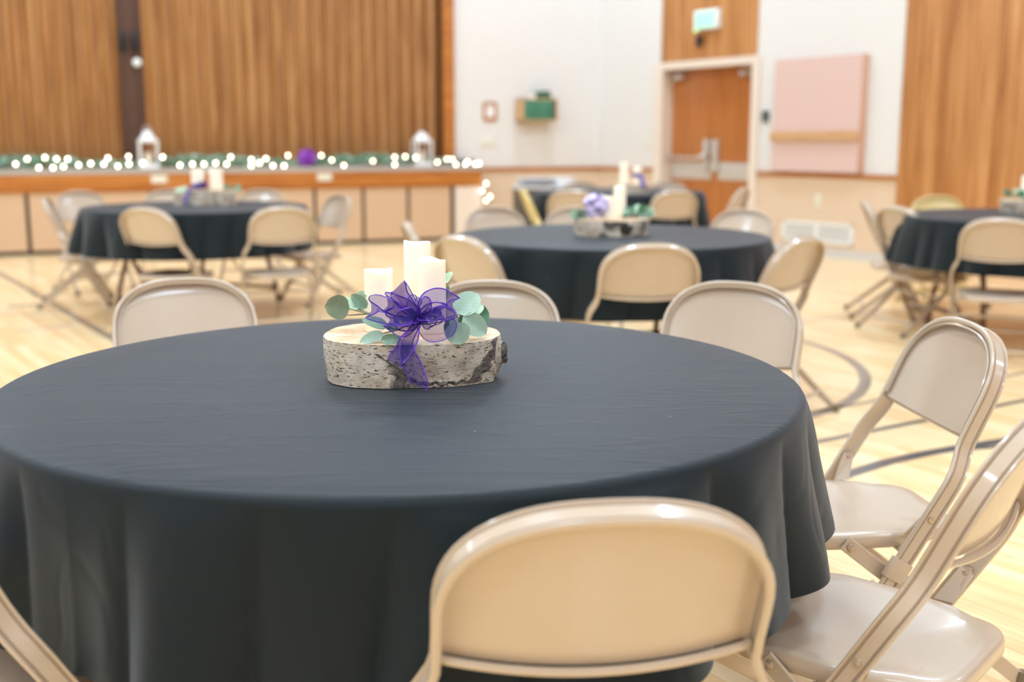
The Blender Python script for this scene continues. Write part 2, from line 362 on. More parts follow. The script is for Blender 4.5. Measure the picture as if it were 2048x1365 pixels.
# ------------------------------------------------------------------ floor
ROOMP = [C0, C0+XS*24, C0+XS*24-XB*15, C0-XB*15]
def wallmb(p, q, z0, z1, t):
    d = (q-p).normalized(); n = Vector((d.y, -d.x, 0)); mb = MB()
    v = [p, q, q+n*t, p+n*t]
    mb.add([Vector((a.x, a.y, z0)) for a in v]+[Vector((a.x, a.y, z1)) for a in v], [(0,3,2,1),(4,5,6,7),(0,1,5,4),(1,2,6,5),(2,3,7,6),(3,0,4,7)])
    return mb
fl = MB(); cen = sum(ROOMP, Vector())/4
ex = [cen+(p-cen)*1.06 for p in ROOMP]
fl.add([Vector((a.x, a.y, -.06)) for a in ex]+[Vector((a.x, a.y, -.008)) for a in ex], [(0,1,2,3),(7,6,5,4),(0,4,5,1),(1,5,6,2),(2,6,7,3),(3,7,4,0)])
floor = struct(fl, 'floor', M['maple'][1])
cl = MB(); cl.add([Vector((a.x, a.y, ROOM_H)) for a in ex]+[Vector((a.x, a.y, ROOM_H+.1)) for a in ex], [(0,1,2,3),(7,6,5,4),(0,4,5,1),(1,5,6,2),(2,6,7,3),(3,7,4,0)])
struct(cl, 'ceiling', M['ceil'])
# maple strips run parallel to the side wall
BW = .057; FD = XS.copy(); FN = Vector((-XS.y, XS.x, 0))          # along, across
lens = (.9, 1.2, 1.5)
def boardmesh(L, mat):
    mb = MB(); g = .0007
    mb.add([(g, g, 0), (L-g, g, 0), (L-g, BW-g, 0), (g, BW-g, 0), (g, g, -.008), (L-g, g, -.008), (L-g, BW-g, -.008), (g, BW-g, -.008)],
           [(0,1,2,3), (0,4,5,1), (1,5,6,2), (2,6,7,3), (3,7,4,0), (7,6,5,4)])
    me = mb.mesh('floorboard', False); me.materials.append(mat); return me
bmesh_by = {(L, i): boardmesh(L, M['maple'][i]) for L in lens for i in range(5)}
boards = []
tanh = 1024/2242.4
nr = int(30/BW)
for i in range(-nr//2, nr//2):
    c = i*BW
    u = -26 + rnd.random()*1.5
    while u < 22:
        L = rnd.choice(lens); k = rnd.randrange(5)
        p = FN*c + FD*(u+L/2); pp = FN*c + FD*u
        rel = p - C0; det = XB.x*XS.y-XB.y*XS.x
        aa = -(rel.x*XS.y-rel.y*XS.x)/det; bb = (XB.x*rel.y-XB.y*rel.x)/det
        if -.4 < aa < 14.9 and -.6 < bb < 16.0 and p.y > .6 and abs(p.x) < p.y*tanh*1.08+1.6:
            boards.append((p, pp, L, k))
        u += L
def vis(p):    # how large a board shows: near, inside the frame and not under the near table
    if p.y < 1.9 or abs(p.x) > p.y*tanh*1.02+.3: return 1e3
    if (p.xy - Vector((-.25, 2.6))).length < 1.0: return 500
    u0 = 2.9; 
    if -1.2 < p.x < 1.0 and p.y < 4.6: return 100+p.y
    return p.y
boards.sort(key=lambda b: vis(b[0]))
RB = Matrix.Rotation(math.atan2(FD.y, FD.x), 4, 'Z')
for p, pp, L, k in boards[:300]:
    inst('floorboard', bmesh_by[(L, k)], floor, Matrix.Translation(pp) @ RB)
rest = MB()
for p, pp, L, k in boards[300:]:
    g = .0007; q = [pp+FD*g+FN*g, pp+FD*(L-g)+FN*g, pp+FD*(L-g)+FN*(BW-g), pp+FD*g+FN*(BW-g)]
    rest.cur = k; rest.add([Vector((a.x, a.y, 0)) for a in q]+[Vector((a.x, a.y, -.008)) for a in q], [(0,1,2,3), (0,4,5,1), (1,5,6,2), (2,6,7,3), (3,7,4,0)])
tag(rest.build('floorboards', M['maple'], floor, False), kind='stuff')

def strip(pts, width, mat, label):
    """a painted court line: thin ribbon lying on the boards"""
    P = [Vector((x*KS, y*KS, .0012)) for x, y in pts]; vs = []; n = len(P)
    for i in range(n):
        t = (P[min(i+1, n-1)]-P[max(i-1, 0)]).normalized(); N = Vector((-t.y, t.x, 0))*width/2
        vs += [P[i]-N, P[i]+N, P[i]-N-Vector((0, 0, .0012)), P[i]+N-Vector((0, 0, .0012))]
    fs = []
    for i in range(n-1):
        a = i*4; b = a+4; fs += [(a, b, b+1, a+1), (a+2, a, a+1, a+3)] if False else [(a+1, a, b, b+1), (a, a+2, b+2, b), (b+1, b+3, a+3, a+1)]
    mb = MB(); mb.add(vs, fs); o = mb.build('court_line', mat, floor, False); o['label'] = label; return o
def circ(cx, cy, r, a0, a1, n=40): return [(cx+r*math.cos(a0+(a1-a0)*i/n), cy+r*math.sin(a0+(a1-a0)*i/n)) for i in range(n+1)]
strip([(-6.6, 13.2), (-5.05, 11.0), (-4.03, 9.44), (-3.25, 8.24), (-2.65, 7.32), (-1.6, 5.7)], .06, M['linegrey'], 'straight brown-grey court line')
strip([(-3.97, 8.72), (-3.74, 8.90)], .055, M['line'], 'short dark dash beside the court line')
strip([(-3.42, 7.62), (-3.12, 7.86)], .05, M['linepale'], 'faint short dash')
strip(circ(.16, 6.56, 1.86, -1.25, 1.0), .06, M['linegrey'], 'curved grey free-throw circle')
strip([(.9, 4.93), (1.5, 5.30), (1.84, 5.52), (2.5, 5.95), (3.2, 6.4)], .03, M['linegrey'], 'thin grey line behind the circle')
strip([(.7, 4.33), (1.34, 4.74), (2.46, 5.44), (4.3, 6.6)], .035, M['line'], 'thin charcoal line')
strip([(.9, 3.85), (1.32, 4.25), (1.53, 4.42), (1.74, 4.55), (1.95, 4.66), (2.13, 4.74), (2.35, 4.83), (2.9, 5.02), (3.6, 5.2)], .06, M['line'], 'wide charcoal curved line')
strip([(1.9, 4.60), (2.1, 4.66), (2.5, 4.76), (3.0, 4.85)], .03, M['line'], 'thin charcoal branch line')
strip([(1.9, 7.92), (2.5, 8.28), (3.4, 8.8)], .05, M['linepale'], 'faint pale line')
strip([(-5.2, 8.0), (-3.4, 8.5)], .04, M['linepale'], 'faint pale line')

# ------------------------------------------------------------------ walls
W_END = -2.156                                                       # where white back wall meets the casing
# back wall right of the stage
mb = MB(); mb.box(W_END, .3, 0, .2, .925, RH); struct(mb, 'wall_back', M['white'], F_BACK)
mb = MB(); mb.box(W_END, .3, .0, .2, 0, .925); struct(mb, 'wall_back_wainscot', M['tan'], F_BACK)
mb = MB(); mb.box(-2.0, -.0, -.03, 0, .885, .93, bev=.004); struct(mb, 'trim_1', M['trimwood'], F_BACK)
mb = MB(); mb.box(-2.0, 0, -.012, 0, 0, .10); struct(mb, 'baseboard_back', M['base_grey'], F_BACK)
mb = MB(); mb.box(-15.3, W_END, 0, .2, 4.3, RH); mb.box(-15.3, -9.6, 0, .2, 0, 4.3); struct(mb, 'wall_stage', M['white'], F_BACK)
mb = MB(); mb.box(W_END-.15, W_END, -.05, .25, .9, 4.3, bev=.006); mb.box(-9.6, W_END-.15, -.05, .25, 4.2, 4.35); struct(mb, 'trim_2', M['trimwood'], F_BACK)
mb = MB(); mb.box(-9.7, W_END-.1, .55, .6, .5, 4.3); struct(mb, 'wall_stage_rear', M['gap'], F_BACK)
# other walls (behind / beside the camera)
struct(wallmb(ROOMP[1], ROOMP[2], 0, ROOM_H, -.2), 'wall_rear', M['clad'][1])
struct(wallmb(ROOMP[2], ROOMP[3], 0, ROOM_H, -.2), 'wall_left', M['white'])
# side wall with door
DL, DR, DT = -3.50, -1.925, 2.18
mb = MB(); mb.box(-5.0, DL-.06, 0, .3, .925, RH); mb.box(DR+.05, .18, 0, .3, .925, RH); mb.box(DL-.06, DR+.05, .02, .3, DT+.08, RH)
struct(mb, 'wall_right', M['white'], F_SIDE)
mb = MB(); mb.box(-5.0, DL-.06, 0, .3, 0, .925); mb.box(DR+.05, .18, 0, .3, 0, .925); struct(mb, 'wall_right_wainscot', M['tan'], F_SIDE)
mb = MB(); mb.box(.18, 20, .03, .3, 0, RH); struct(mb, 'wall_right_clad', M['part_dark'], F_SIDE)
mb = MB(); mb.box(-5.0, DL-.17, -.03, 0, .885, .93, bev=.004); mb.box(DR+.14, .18, -.03, 0, .885, .93, bev=.004); struct(mb, 'trim_3', M['trimwood'], F_SIDE)
mb = MB(); mb.box(-5.0, DL-.17, -.012, 0, 0, .10); mb.box(DR+.14, .18, -.012, 0, 0, .10); struct(mb, 'baseboard_right', M['base_grey'], F_SIDE)
# oak cladding boards right of the white wall, and over the door
clad = empty('wall_right_cladding', M=F_SIDE); tag(clad, kind='structure')
pmesh = []
for i in range(4):
    mb = MB(); mb.box(.0008, .1052, -.02, .02, 0, 4.6, bev=.0025); me = mb.mesh('plank', False); me.materials.append(M['clad'][i]); pmesh.append(me)
for i in range(70):
    off = (.006 if (i % 17 == 9) else 0)
    inst('plank', pmesh[rnd.choice((0, 1, 1, 2, 2, 3))], clad, Matrix.Translation((.18+i*.106, -off, 0)))
clad2 = empty('wall_right_door_panelling', M=F_SIDE); tag(clad2, kind='structure')
for i in range(4):
    mb = MB(); mb.box(.0008, .1052, -.01, .02, 0, 3.2, bev=.0025); me = mb.mesh('plank', False); me.materials.append(M['clad'][i]); pmesh[i] = me
for i in range(16):
    inst('plank', pmesh[rnd.choice((1, 2, 2, 3))], clad2, Matrix.Translation((DL-.055+i*.1052, 0, DT+.08)))
# door_1: frame, two leaves with hardware
dr = empty('door_1', M=F_SIDE); tag(dr, kind='structure')
mb = MB()
mb.box(DL-.15, DL, -.03, .0, 0, DT+.09, bev=.004); mb.box(DR, DR+.12, -.03, .0, 0, DT+.09, bev=.004); mb.box(DL-.0, DR, -.03, .0, DT, DT+.09)
mb.box(DL-.06, DL, 0, .25, 0, DT); mb.box(DR, DR+.05, 0, .25, 0, DT); mb.box(DL-.06, DR+.05, 0, .25, DT, DT+.08)
mb.build('door_frame', M['cream'], dr, False)
mid = (DL+DR)/2
for sgn, (a, b) in ((-1, (DL, mid-.002)), (1, (mid+.002, DR))):
    mb = MB(); mb.box(a, b, .16, .205, .01, DT-.003, bev=.002); leaf = mb.build('door_leaf', M['doorwood'], dr, False)
    lo, hi = (a+.02, b-.03) if sgn < 0 else (a+.09, b-.02)
    mb = MB(); mb.box(lo, hi, .152, .16, .80, 1.015, bev=.002); mb.build('push_plate', M['steel'], leaf)['label'] = 'wide pale metal plate across the leaf'
    mb = MB(); mb.box(lo, hi, .152, .16, .03, .25, bev=.002); mb.build('kick_plate', M['steel'], leaf)
    mb = MB(); c = a+.16 if sgn < 0 else b-.18
    mb.box(c-.14, c+.10, .09, .16, DT-.13, DT-.06, bev=.008)
    mb.tube([(c+.08, .10, DT-.055), (c+.2, .02, DT-.03), (c+.02, -.0, DT-.02)], .008, 6)
    mb.build('door_closer', M['chrome'], leaf)
    mb = MB(); lx = (b-.10) if sgn < 0 else (a+.06)
    mb.box(lx-.04, lx+.04, .10, .16, .90, 1.30, bev=.01)
    mb.build('latch_case', M['steel'], leaf)
    if sgn < 0:
        mb = MB(); mb.tube([(a+.04, .12, 1.07), (a+.05, .05, 1.07), (a+.09, .04, 1.07), (lx-.06, .04, 1.07), (lx-.02, .06, 1.09), (lx, .10, 1.12)], .022, 10); mb.build('panic_bar', M['chrome'], leaf)
    else:
        mb = MB(); mb.box(lx-.06, lx-.02, .08, .12, 1.10, 1.28, bev=.01); mb.build('pull_handle', M['chrome'], leaf)

def thing(name, label, cat, M_, group=None): return tag(empty(name, M=M_), label, cat, group)
# exit sign
e = thing('exit_sign', 'lit mint-green exit sign in a white housing on the oak boards above the double door', 'sign', at(F_SIDE, -2.68, -.01, 2.74))
mb = MB(); mb.box(-.21, .21, -.07, 0, -.115, .115, bev=.008); mb.build('housing', M['whiteplastic'], e)
mb = MB(); mb.box(-.17, .165, -.078, -.07, -.095, .095, bev=.003); fc = mb.build('lit_face', M['exit'], e)
mb = MB()
def L_(mb, x, segs, h=.12, w=.05, y0=-.081, y1=-.078):
    for (a, b, c, d) in segs:
        dx, dz = (c-a)*w, (d-b)*h; n = math.hypot(dx, dz); k = .011
        px, pz = -dz/n*k/2, dx/n*k/2; A = (x+a*w, -h/2+b*h); B = (x+c*w, -h/2+d*h)
        q = [(A[0]-px, A[1]-pz), (B[0]-px, B[1]-pz), (B[0]+px, B[1]+pz), (A[0]+px, A[1]+pz)]
        mb.add([(u, y0, v) for u, v in q]+[(u, y1, v) for u, v in q], [(0,1,2,3), (7,6,5,4), (0,4,5,1), (1,5,6,2), (2,6,7,3), (3,7,4,0)])
L_(mb, -.13, [(0, 0, 0, 1), (0, 1, 1, 1), (0, .5, .8, .5), (0, 0, 1, 0)]); L_(mb, -.055, [(0, 0, 1, 1), (0, 1, 1, 0)])
L_(mb, .02, [(.5, 0, .5, 1), (.2, 0, .8, 0), (.2, 1, .8, 1)]); L_(mb, .09, [(.5, 0, .5, 1), (0, 1, 1, 1)])
mb.build('lettering', M['exit_letter'], e, False)
mb = MB(); mb.ball((-.16, -.08, -.125), .012); mb.build('indicator_light', M['led'], e)
e = thing('motion_sensor', 'small black sensor on the oak boards just below the exit sign', 'sensor', at(F_SIDE, -2.83, -.01, 2.48))
mb = MB(); mb.box(-.04, .04, -.05, 0, -.02, .08, bev=.01); mb.build('body', M['black'], e); mb = MB(); mb.ball((0, -.04, -.025), .035, sq=(1, .8, 1)); mb.build('lens', M['black'], e)
e = thing('wall_keypad', 'small dark grey keypad on the white wall right of the double door', 'keypad', at(F_SIDE, -1.70, 0, 1.565))
mb = MB(); mb.box(-.05, .05, -.025, 0, -.065, .065, bev=.006); mb.build('body', M['darkgrey'], e)
mb = MB(); mb.box(-.035, .035, -.029, -.025, .0, .045); mb.build('screen', M['black'], e)
def plate(name, label, F, x, z, w_, h_, n, cat='light switch'):
    e = thing(name, label, cat, at(F, x, 0, z))
    mb = MB(); mb.box(-w_/2, w_/2, -.008, 0, -h_/2, h_/2, bev=.003); mb.build('plate', M['ivory'], e)
    for i in range(n):
        mb = MB(); x0 = -w_/2+w_*(i+.5)/n
        if cat == 'outlet':
            for dz in (-.028, .028): mb = MB(); mb.lathe([(0.0, 0), (.017, 0), (.016, .004), (0, .005)], 12, (x0, -.008, dz), axis=(0, -1, 0)); mb.build('socket', M['ivory'], e)
        else:
            mb.box(x0-.009, x0+.009, -.018, -.008, -.02, .02, bev=.003); mb.build('toggle', M['ivory'], e)
plate('light_switch', 'tiny ivory light switch on the white wall left of the double door', F_SIDE, -3.80, 1.26, .075, .12, 1)
plate('light_switch', 'wide ivory switch plate on the white wall below the small wooden picture frame', F_BACK, -1.675, 1.255, .22, .12, 4)
plate('power_outlet', 'ivory power outlet on the tan wall under the pink board', F_SIDE, -.866, .627, .08, .15, 1, 'outlet')
# pink tack board
e = thing('tack_board', 'large pink tack board with a wooden ledge across it on the white wall', 'board', at(F_SIDE, -.89, 0, .94))
mb = MB(); mb.box(-.63, .63, -.075, 0, 0, 1.25, bev=.004); mb.build('backing', M['pinkedge'], e)
mb = MB(); mb.box(-.625, .60, -.082, -.075, .005, 1.245); mb.build('fabric_panel', M['pinkboard'], e)
mb = MB(); mb.box(-.64, .61, -.125, -.082, .355, .37); mb.box(-.64, .61, -.10, -.082, .37, .45); mb.box(-.64, .61, -.125, -.118, .37, .39); mb.build('ledge', M['oak_light'], e, False)
mb = MB(); mb.box(.0, .05, -.106, -.10, .385, .425); mb.build('latch', M['pinkedge'], e)
# air vent
e = thing('air_vent', 'long white air return grille low on the tan wall under the outlet', 'vent', at(F_SIDE, -.86, 0, .265))
mb = MB()
for a, b, c, d in ((-.51, .51, .085, .112), (-.51, .51, -.112, -.085), (-.51, -.47, -.112, .112), (.47, .51, -.112, .112), (-.02, .02, -.085, .085)): mb.box(a, b, -.018, 0, c, d)
mb.build('frame', M['whiteplastic'], e, False)
mb = MB(); mb.box(-.47, .47, -.002, 0, -.085, .085); mb.build('backing', M['base_grey'], e, False)
sl = MB(); sl.box(-.225, .225, -.012, -.002, -.004, .004, Matrix.Rotation(.5, 4, 'X')); slm = sl.mesh('slat', False); slm.materials.append(M['whiteplastic'])
for k in range(9):
    for sx in (-.245, .245): inst('slat', slm, e, Matrix.Translation((sx, -.002, -.073+k*.0183)))
# small picture frame, green cabinet
e = thing('picture_frame', 'small wooden frame with a white sheet on the white wall', 'frame', at(F_BACK, -1.645, 0, 1.675))
mb = MB()
for a, b, c, d in ((-.095, .095, .085, .115), (-.095, .095, -.125, -.085), (-.095, -.065, -.085, .085), (.065, .095, -.085, .085)): mb.box(a, b, -.025, 0, c, d, bev=.003)
mb.build('frame', M['trimwood'], e); mb = MB(); mb.box(-.065, .065, -.01, 0, -.085, .085); mb.build('sheet', M['whiteplastic'], e)
e = thing('wall_cabinet', 'wooden wall cabinet with dark green front hanging on the white wall', 'cabinet', at(F_BACK, -1.02, 0, 1.54))
cw, chh, cdp = .255, .30, .26
mb = MB(); mb.box(-cw, -cw+.02, -cdp, 0, 0, chh); mb.box(cw-.02, cw, -cdp, 0, 0, chh); mb.box(-cw, cw, -cdp, 0, 0, .02); mb.box(-cw, cw, -cdp, 0, chh-.02, chh); mb.box(-cw, cw, -.02, 0, 0, chh)
mb.build('body', M['oak_light'], e, False)
for k in range(2):
    mb = MB(); mb.box(-cw+.02+k*.2175, -cw+.2355+k*.2175, -cdp-.004, -cdp+.012, .02, chh-.02, bev=.002); mb.build('door', M['greenglass'], e)
e = thing('green_box', 'small dark green box lying on top of the wall cabinet', 'box', at(F_BACK, -.93, -.13, 1.84, .2))
mb = MB(); mb.box(-.08, .1, -.08, .08, 0, .05, bev=.005); mb.build('base', M['green'], e); mb = MB(); mb.box(-.07, .075, -.082, .082, .05, .10, Matrix.Rotation(-.1, 4, 'Y'), bev=.005); mb.build('lid', M['green'], e)
e = thing('white_box', 'small white box on top of the wall cabinet left of the green box', 'box', at(F_BACK, -1.1, -.13, 1.84, -.2))
mb = MB(); mb.box(-.05, .06, -.05, .05, 0, .045, bev=.004); mb.build('base', M['whiteplastic'], e); mb = MB(); mb.box(-.054, .064, -.054, .054, .045, .06, bev=.003); mb.build('lid', M['cream'], e)

# ------------------------------------------------------------------ stage
S0, S1, ST = -3.4, 5.80, .965
mb = MB(); mb.box(S0, S1, .06, 1.2, 0, ST-.02); struct(mb, 'stage_core_wall', M['gap'], F_STAGE, False)
mb = MB(); mb.box(S0, S1, -.035, 1.2, ST-.06, ST, bev=.006); struct(mb, 'floor_stage_top', M['stagegrey'], F_STAGE)
mb = MB(); mb.box(S0, S1, -.03, .06, .735, ST-.06, bev=.006); mb.box(S0, S1, -.015, .06, .70, .735); struct(mb, 'trim_4', M['trimwood'], F_STAGE)
mb = MB(); mb.box(S0, S1, -.01, .06, 0, .035); struct(mb, 'baseboard_stage', M['gap'], F_STAGE)
mb = MB(); mb.box(5.44, S1, -.012, .45, 0, .735, bev=.004); struct(mb, 'wall_stage_end', M['cream'], F_STAGE)
sf = empty('wall_stage_front', M=F_STAGE); tag(sf, kind='structure')
gaps = [5.396, 4.808, 4.219, 3.604, 2.98, 2.33, 1.66, .99, .32, -.34, -1.0, -1.66, -2.3, -2.95]
for g0, g1 in zip(gaps[1:], gaps[:-1]):
    mb = MB(); mb.box(g0+.022, g1-.022, .0, .06, .045, .70, bev=.004); mb.build('stage_panel', M['stagepanel'], sf, False)
for x, lab in ((1.765, 'small white label plate on the stage edge above the far left round table'), (3.725, 'small white label plate on the stage edge right of the purple bow')):
    e = thing('label_plate', lab, 'label', at(F_STAGE, x, -.03, .84))
    mb = MB(); mb.box(-.09, .09, -.008, 0, -.045, .045, bev=.003); mb.build('plate', M['ivory'], e)
    mb = MB()
    for sx in (-.075, .075): mb.ball((sx, -.009, 0), .006, 8, 4)
    mb.build('screws', M['steel'], e)
# folding partition: narrow wood panels in a zigzag, dark vinyl hinge strips
pr = empty('folding_partition', M=F_BACK); tag(pr, 'tall wood-veneer accordion partition closing the stage opening', 'partition')
PW, PD = .082, .052
L = math.hypot(PW, PD)
mb = MB(); mb.box(.004, L-.004, -.006, .006, 0, 3.25, bev=.002); pan = mb.mesh('panel', False); pan.materials.append(M['partition'])
mb = MB(); mb.tube([(0, 0, 0), (0, 0, 3.25)], .011, 6); hin = mb.mesh('hinge_strip', True); hin.materials.append(M['part_dark'])
def zigzag(x0, x1):
    n = int(round((x1-x0)/PW)); w_ = (x1-x0)/n; ang = math.atan2(PD, w_)
    for i in range(n):
        up = (i % 2 == 0); x = x0+i*w_
        inst('panel', pan, pr, Matrix.Translation((x, .06+(0 if up else PD), .965)) @ Matrix.Rotation(ang if up else -ang, 4, 'Z') @ Matrix.Scale(w_/PW, 4, (1, 0, 0)))
        inst('hinge_strip', hin, pr, Matrix.Translation((x, .06+(0 if up else PD)+(.004 if up else -.004), .965)))
zigzag(-9.5, -6.315); zigzag(-6.045, -2.32)
for x in (-6.30, -6.19, -6.08): 
    mb = MB(); mb.box(x-.02 if x != -6.19 else x-.09, x+.02 if x != -6.19 else x+.09, .06 if x != -6.19 else .09, .13, .965, 4.2, bev=.003); mb.build('lead_post', M['part_dark'], pr, False)
for x in (-6.26, -6.12):
    mb = MB(); mb.box(x-.035, x+.035, .03, .09, 2.33, 2.56, bev=.01); mb.tube([(x, .03, 2.36), (x, -.0, 2.38), (x, -.0, 2.51), (x, .03, 2.53)], .01, 8); mb.build('pull_handle', M['black'], pr)
mb = MB(); mb.lathe([(0, 0), (.045, 0), (.05, .012), (.03, .03), (0, .034)], 16, (-6.11, .06, 2.2), axis=(0, -1, 0)); mb.build('lock', M['whiteplastic'], pr)
mb = MB(); mb.box(-2.325, -2.306, .02, .14, .965, 4.2); mb.build('end_post', M['part_dark'], pr, False)

# ------------------------------------------------------------------ folding chair
YF, ZK, SLO, SUP = .22, .515, .585, .45                               # foot, kink height, lean below and above the kink
def yf(z): return YF-SLO*z if z <= ZK else YF-SLO*ZK-SUP*(z-ZK)
def bn(z):
    k = min(1, max(0, (z-ZK+.05)/.10)); s_ = SLO*(1-k)+SUP*k
    return Vector((0, 1, s_)).normalized()                            # normal of the tilted frame plane (forward-up)
def fp(x, z, off=0): return Vector((x, yf(z), z)) + bn(z)*off
AZ, TOPZ, AW, LW = .635, .783, .202, .236
def arch_pts(a, z0, z1, n=28, ex=2.55):
    pts = []
    for i in range(n+1):
        t = PI*i/n; c, s_ = math.cos(t), math.sin(t)
        pts.append((-a*math.copysign(abs(c)**(2/ex), c), z0+(z1-z0)*abs(s_)**(2/ex)))
    return pts
def frame_path():
    L_ = [(-LW, .012), (-LW, .25), (-LW, .45), (-LW+.001, .48), (-LW+.007, .503), (-LW+.018, .524), (-LW+.028, .543), (-AW-.001, .562), (-AW, .59), (-AW, AZ-.02)]
    R_ = [(-x, z) for x, z in reversed(L_)]
    A_ = L_ + arch_pts(AW, AZ, TOPZ) + R_
    return [fp(x, z) for x, z in A_], [bn(z) for x, z in A_]
def dumbbell(h=.0205):
    """pressed channel section, (n, b): rolled beads on both edges, grooves, raised centre; +n is the outer side"""
    half = [(.0005, h), (.0042, h-.0008), (.0060, h-.0030), (.0052, h-.0056), (.0012, h-.0068), (-.0010, h-.0084), (.0008, h-.0100), (.0034, h-.0112)]
    inner = [(-.0012, h-.0106), (-.0050, h-.0060), (-.0062, h-.0032), (-.0040, h-.0008)]
    return half+[(n, -b) for n, b in half[::-1]]+[(n, -b) for n, b in inner[::-1]]+[(-.0016, 0)]+inner
def make_chair(paint, name='folding_chair'):
    root = empty(name)
    mb = MB(); P_, B_ = frame_path(); mb.sweep(P_, dumbbell(), B_); fr = mb.build('frame', paint, root, angle=50)
    # backrest: thin curved sheet inside the arch, rolled lower edge
    mb = MB(); nx, nz = 26, 12; zb = .568; vs = []
    def top(x): return AZ + (TOPZ-.004-AZ)*max(0, 1-abs(x/(AW-.002))**2.55)**(1/2.55)
    def bow(x): return -.030*(1-(x/AW)**2)
    def bot(x): return zb + .004*(x/AW)**2
    xs = [-(AW-.004)*math.cos(PI*i/nx) for i in range(nx+1)]
    for side in (0, 1):
        for j in range(nz+1):
            for x in xs:
                t = j/nz; z = bot(x)*(1-t)+top(x)*t
                edge = min(1, (1-abs(x)/AW)/.07, (top(x)-z)/.012 if z < top(x) else 0)
                off = bow(x)*(1-.55*t) + .012 - .005*max(0, 1-max(0, edge)) - (.0016 if side else 0)
                vs.append(fp(x, z, off))
    k = nx+1; K = k*(nz+1); fs = []
    for j in range(nz):
        for i in range(nx):
            a = j*k+i; fs.append((a, a+k, a+k+1, a+1)); fs.append((K+a, K+a+1, K+a+k+1, K+a+k))
    for i in range(nx): fs.append((i, i+1, K+i+1, K+i)); a = nz*k+i; fs.append((a+1, a, K+a, K+a+1))
    for j in range(nz): a = j*k; fs.append((a+k, a, K+a, K+a+k)); a = j*k+nx; fs.append((a, a+k, K+a+k, K+a))
    mb.add(vs, fs); bk = mb.build('backrest', paint, root, angle=60)
    mb = MB(); P = [fp(x, bot(x)-.001, bow(x)+.012-.012) for x in xs]; mb.tube(P, .0062, 8); mb.build('rolled_edge', paint, bk)
    mb = MB(); P = [fp(x, z, .0165) for x, z in arch_pts(AW-.012, AZ-.0, TOPZ-.011)]
    P = [fp(-(AW-.012), .58, .0155)]+P+[fp(AW-.012, .58, .0155)]; mb.tube(P, .0035, 6, flat=.8); mb.build('raised_border', paint, bk)
    # seat: dished pan with a down-turned skirt; wide at front, tapering rearward
    SZ = .362
    def outline(ins=0):
        pts = []
        def corner(cx, cy, r, a0, a1, n=7):
            for i in range(n+1):
                a = a0+(a1-a0)*i/n; pts.append((cx+r*math.cos(a), cy+r*math.sin(a)))
        fw, rw, fy, ry = .200-ins, .160-ins, .262-ins, -.135+ins
        corner(fw-.075, fy-.075, .075, 0, PI/2); corner(-fw+.075, fy-.075, .075, PI/2, PI)
        pts.append((-fw, .14)); pts.append((-fw+.004, .05)); pts.append((-rw-.022, -.02))
        corner(-rw+.07, ry+.07, .07, PI, 1.5*PI); corner(rw-.07, ry+.07, .07, 1.5*PI, 2*PI)
        pts.append((rw+.022, -.02)); pts.append((fw-.004, .05)); pts.append((fw, .14))
        return pts
    rings_ = [(outline(.003), SZ-.034), (outline(0), SZ-.030), (outline(0), SZ-.010), (outline(.003), SZ-.003), (outline(.010), SZ)]
    vs = []; n = len(rings_[0][0])
    for pts, z in rings_:
        for x, y in pts: vs.append((x, y, z))
    base = outline(.010)
    for sfac, dz in ((.86, -.003), (.6, -.009), (.3, -.012)):
        for x, y in base: vs.append((x*sfac, .03+(y-.03)*sfac, SZ+dz))
    vs.append((0, .03, SZ-.013)); R_ = len(rings_)+3; fs = []
    for j in range(R_-1):
        for i in range(n): fs.append((j*n+i, j*n+(i+1) % n, (j+1)*n+(i+1) % n, (j+1)*n+i))
    for i in range(n): fs.append(((R_-1)*n+i, (R_-1)*n+(i+1) % n, R_*n))
    mb = MB(); mb.add(vs, fs)
    # underside
    o_ = len(mb.v); us = [(x*.98, y*.98, SZ-.020) for x, y in outline(.004)]; mb.add(us+[(0, .03, SZ-.026)], [(i, n, (i+1) % n)[::1] for i in range(n)])
    mb.build('seat', paint, root, angle=55)
    # rear legs: flat channels pivoting on the seat skirt, crossing inside the frame
    for s in (-1, 1):
        x = s*.207; a = Vector((x, .145, .338)); b = Vector((x+s*.006, -.265, .012))
        mb = MB(); d = (b-a).normalized(); mb.sweep([a-d*.014, a+(b-a)*.5, b], [(.015, -.004), (.017, 0), (.015, .004), (.010, .0035), (0, .0015), (-.010, .0035), (-.015, .004), (-.017, 0), (-.015, -.004), (0, -.003)], (1, 0, 0))
        lg = mb.build('rear_leg', paint, root, angle=50)
        mb = MB(); mb.lathe([(0, 0), (.009, 0), (.008, .004), (.004, .006), (0, .0062)], 12, (x+s*.004, .145, .338), axis=(s, 0, 0)); mb.build('rivet', M['rivet'], lg)
        mb = MB(); mb.lathe([(0, 0), (.016, 0), (.017, .006), (.013, .03), (.012, .034), (0, .034)], 12, (b.x, b.y-.002, 0)); mb.build('foot_cap', M['rubber'], lg)
        f0 = fp(s*LW, .0); mb = MB(); mb.lathe([(0, 0), (.019, 0), (.020, .006), (.016, .034), (.014, .038), (0, .038)], 12, (f0.x, f0.y-.008, 0)); mb.build('foot_cap', M['rubber'], fr)
        # hinge plate riveted inside the frame above the seat
        p0 = fp(s*(LW-.006), .408, -.002); p1 = Vector((s*.198, .005, SZ-.004))
        mb = MB(); w2 = Vector((0, .016, 0)); nrm = Vector((s*.0015, 0, 0))
        t0 = p0+Vector((0, 0, .014)); q = [p1-w2*1.15, p1+w2*1.15, p0+w2, t0+w2*.6, t0-w2*.6, p0-w2]
        mb.add([v-nrm for v in q]+[v+nrm for v in q], [(0,1,2,3,4,5), (11,10,9,8,7,6)]+[(i, i+6, (i+1) % 6+6, (i+1) % 6) for i in range(6)])
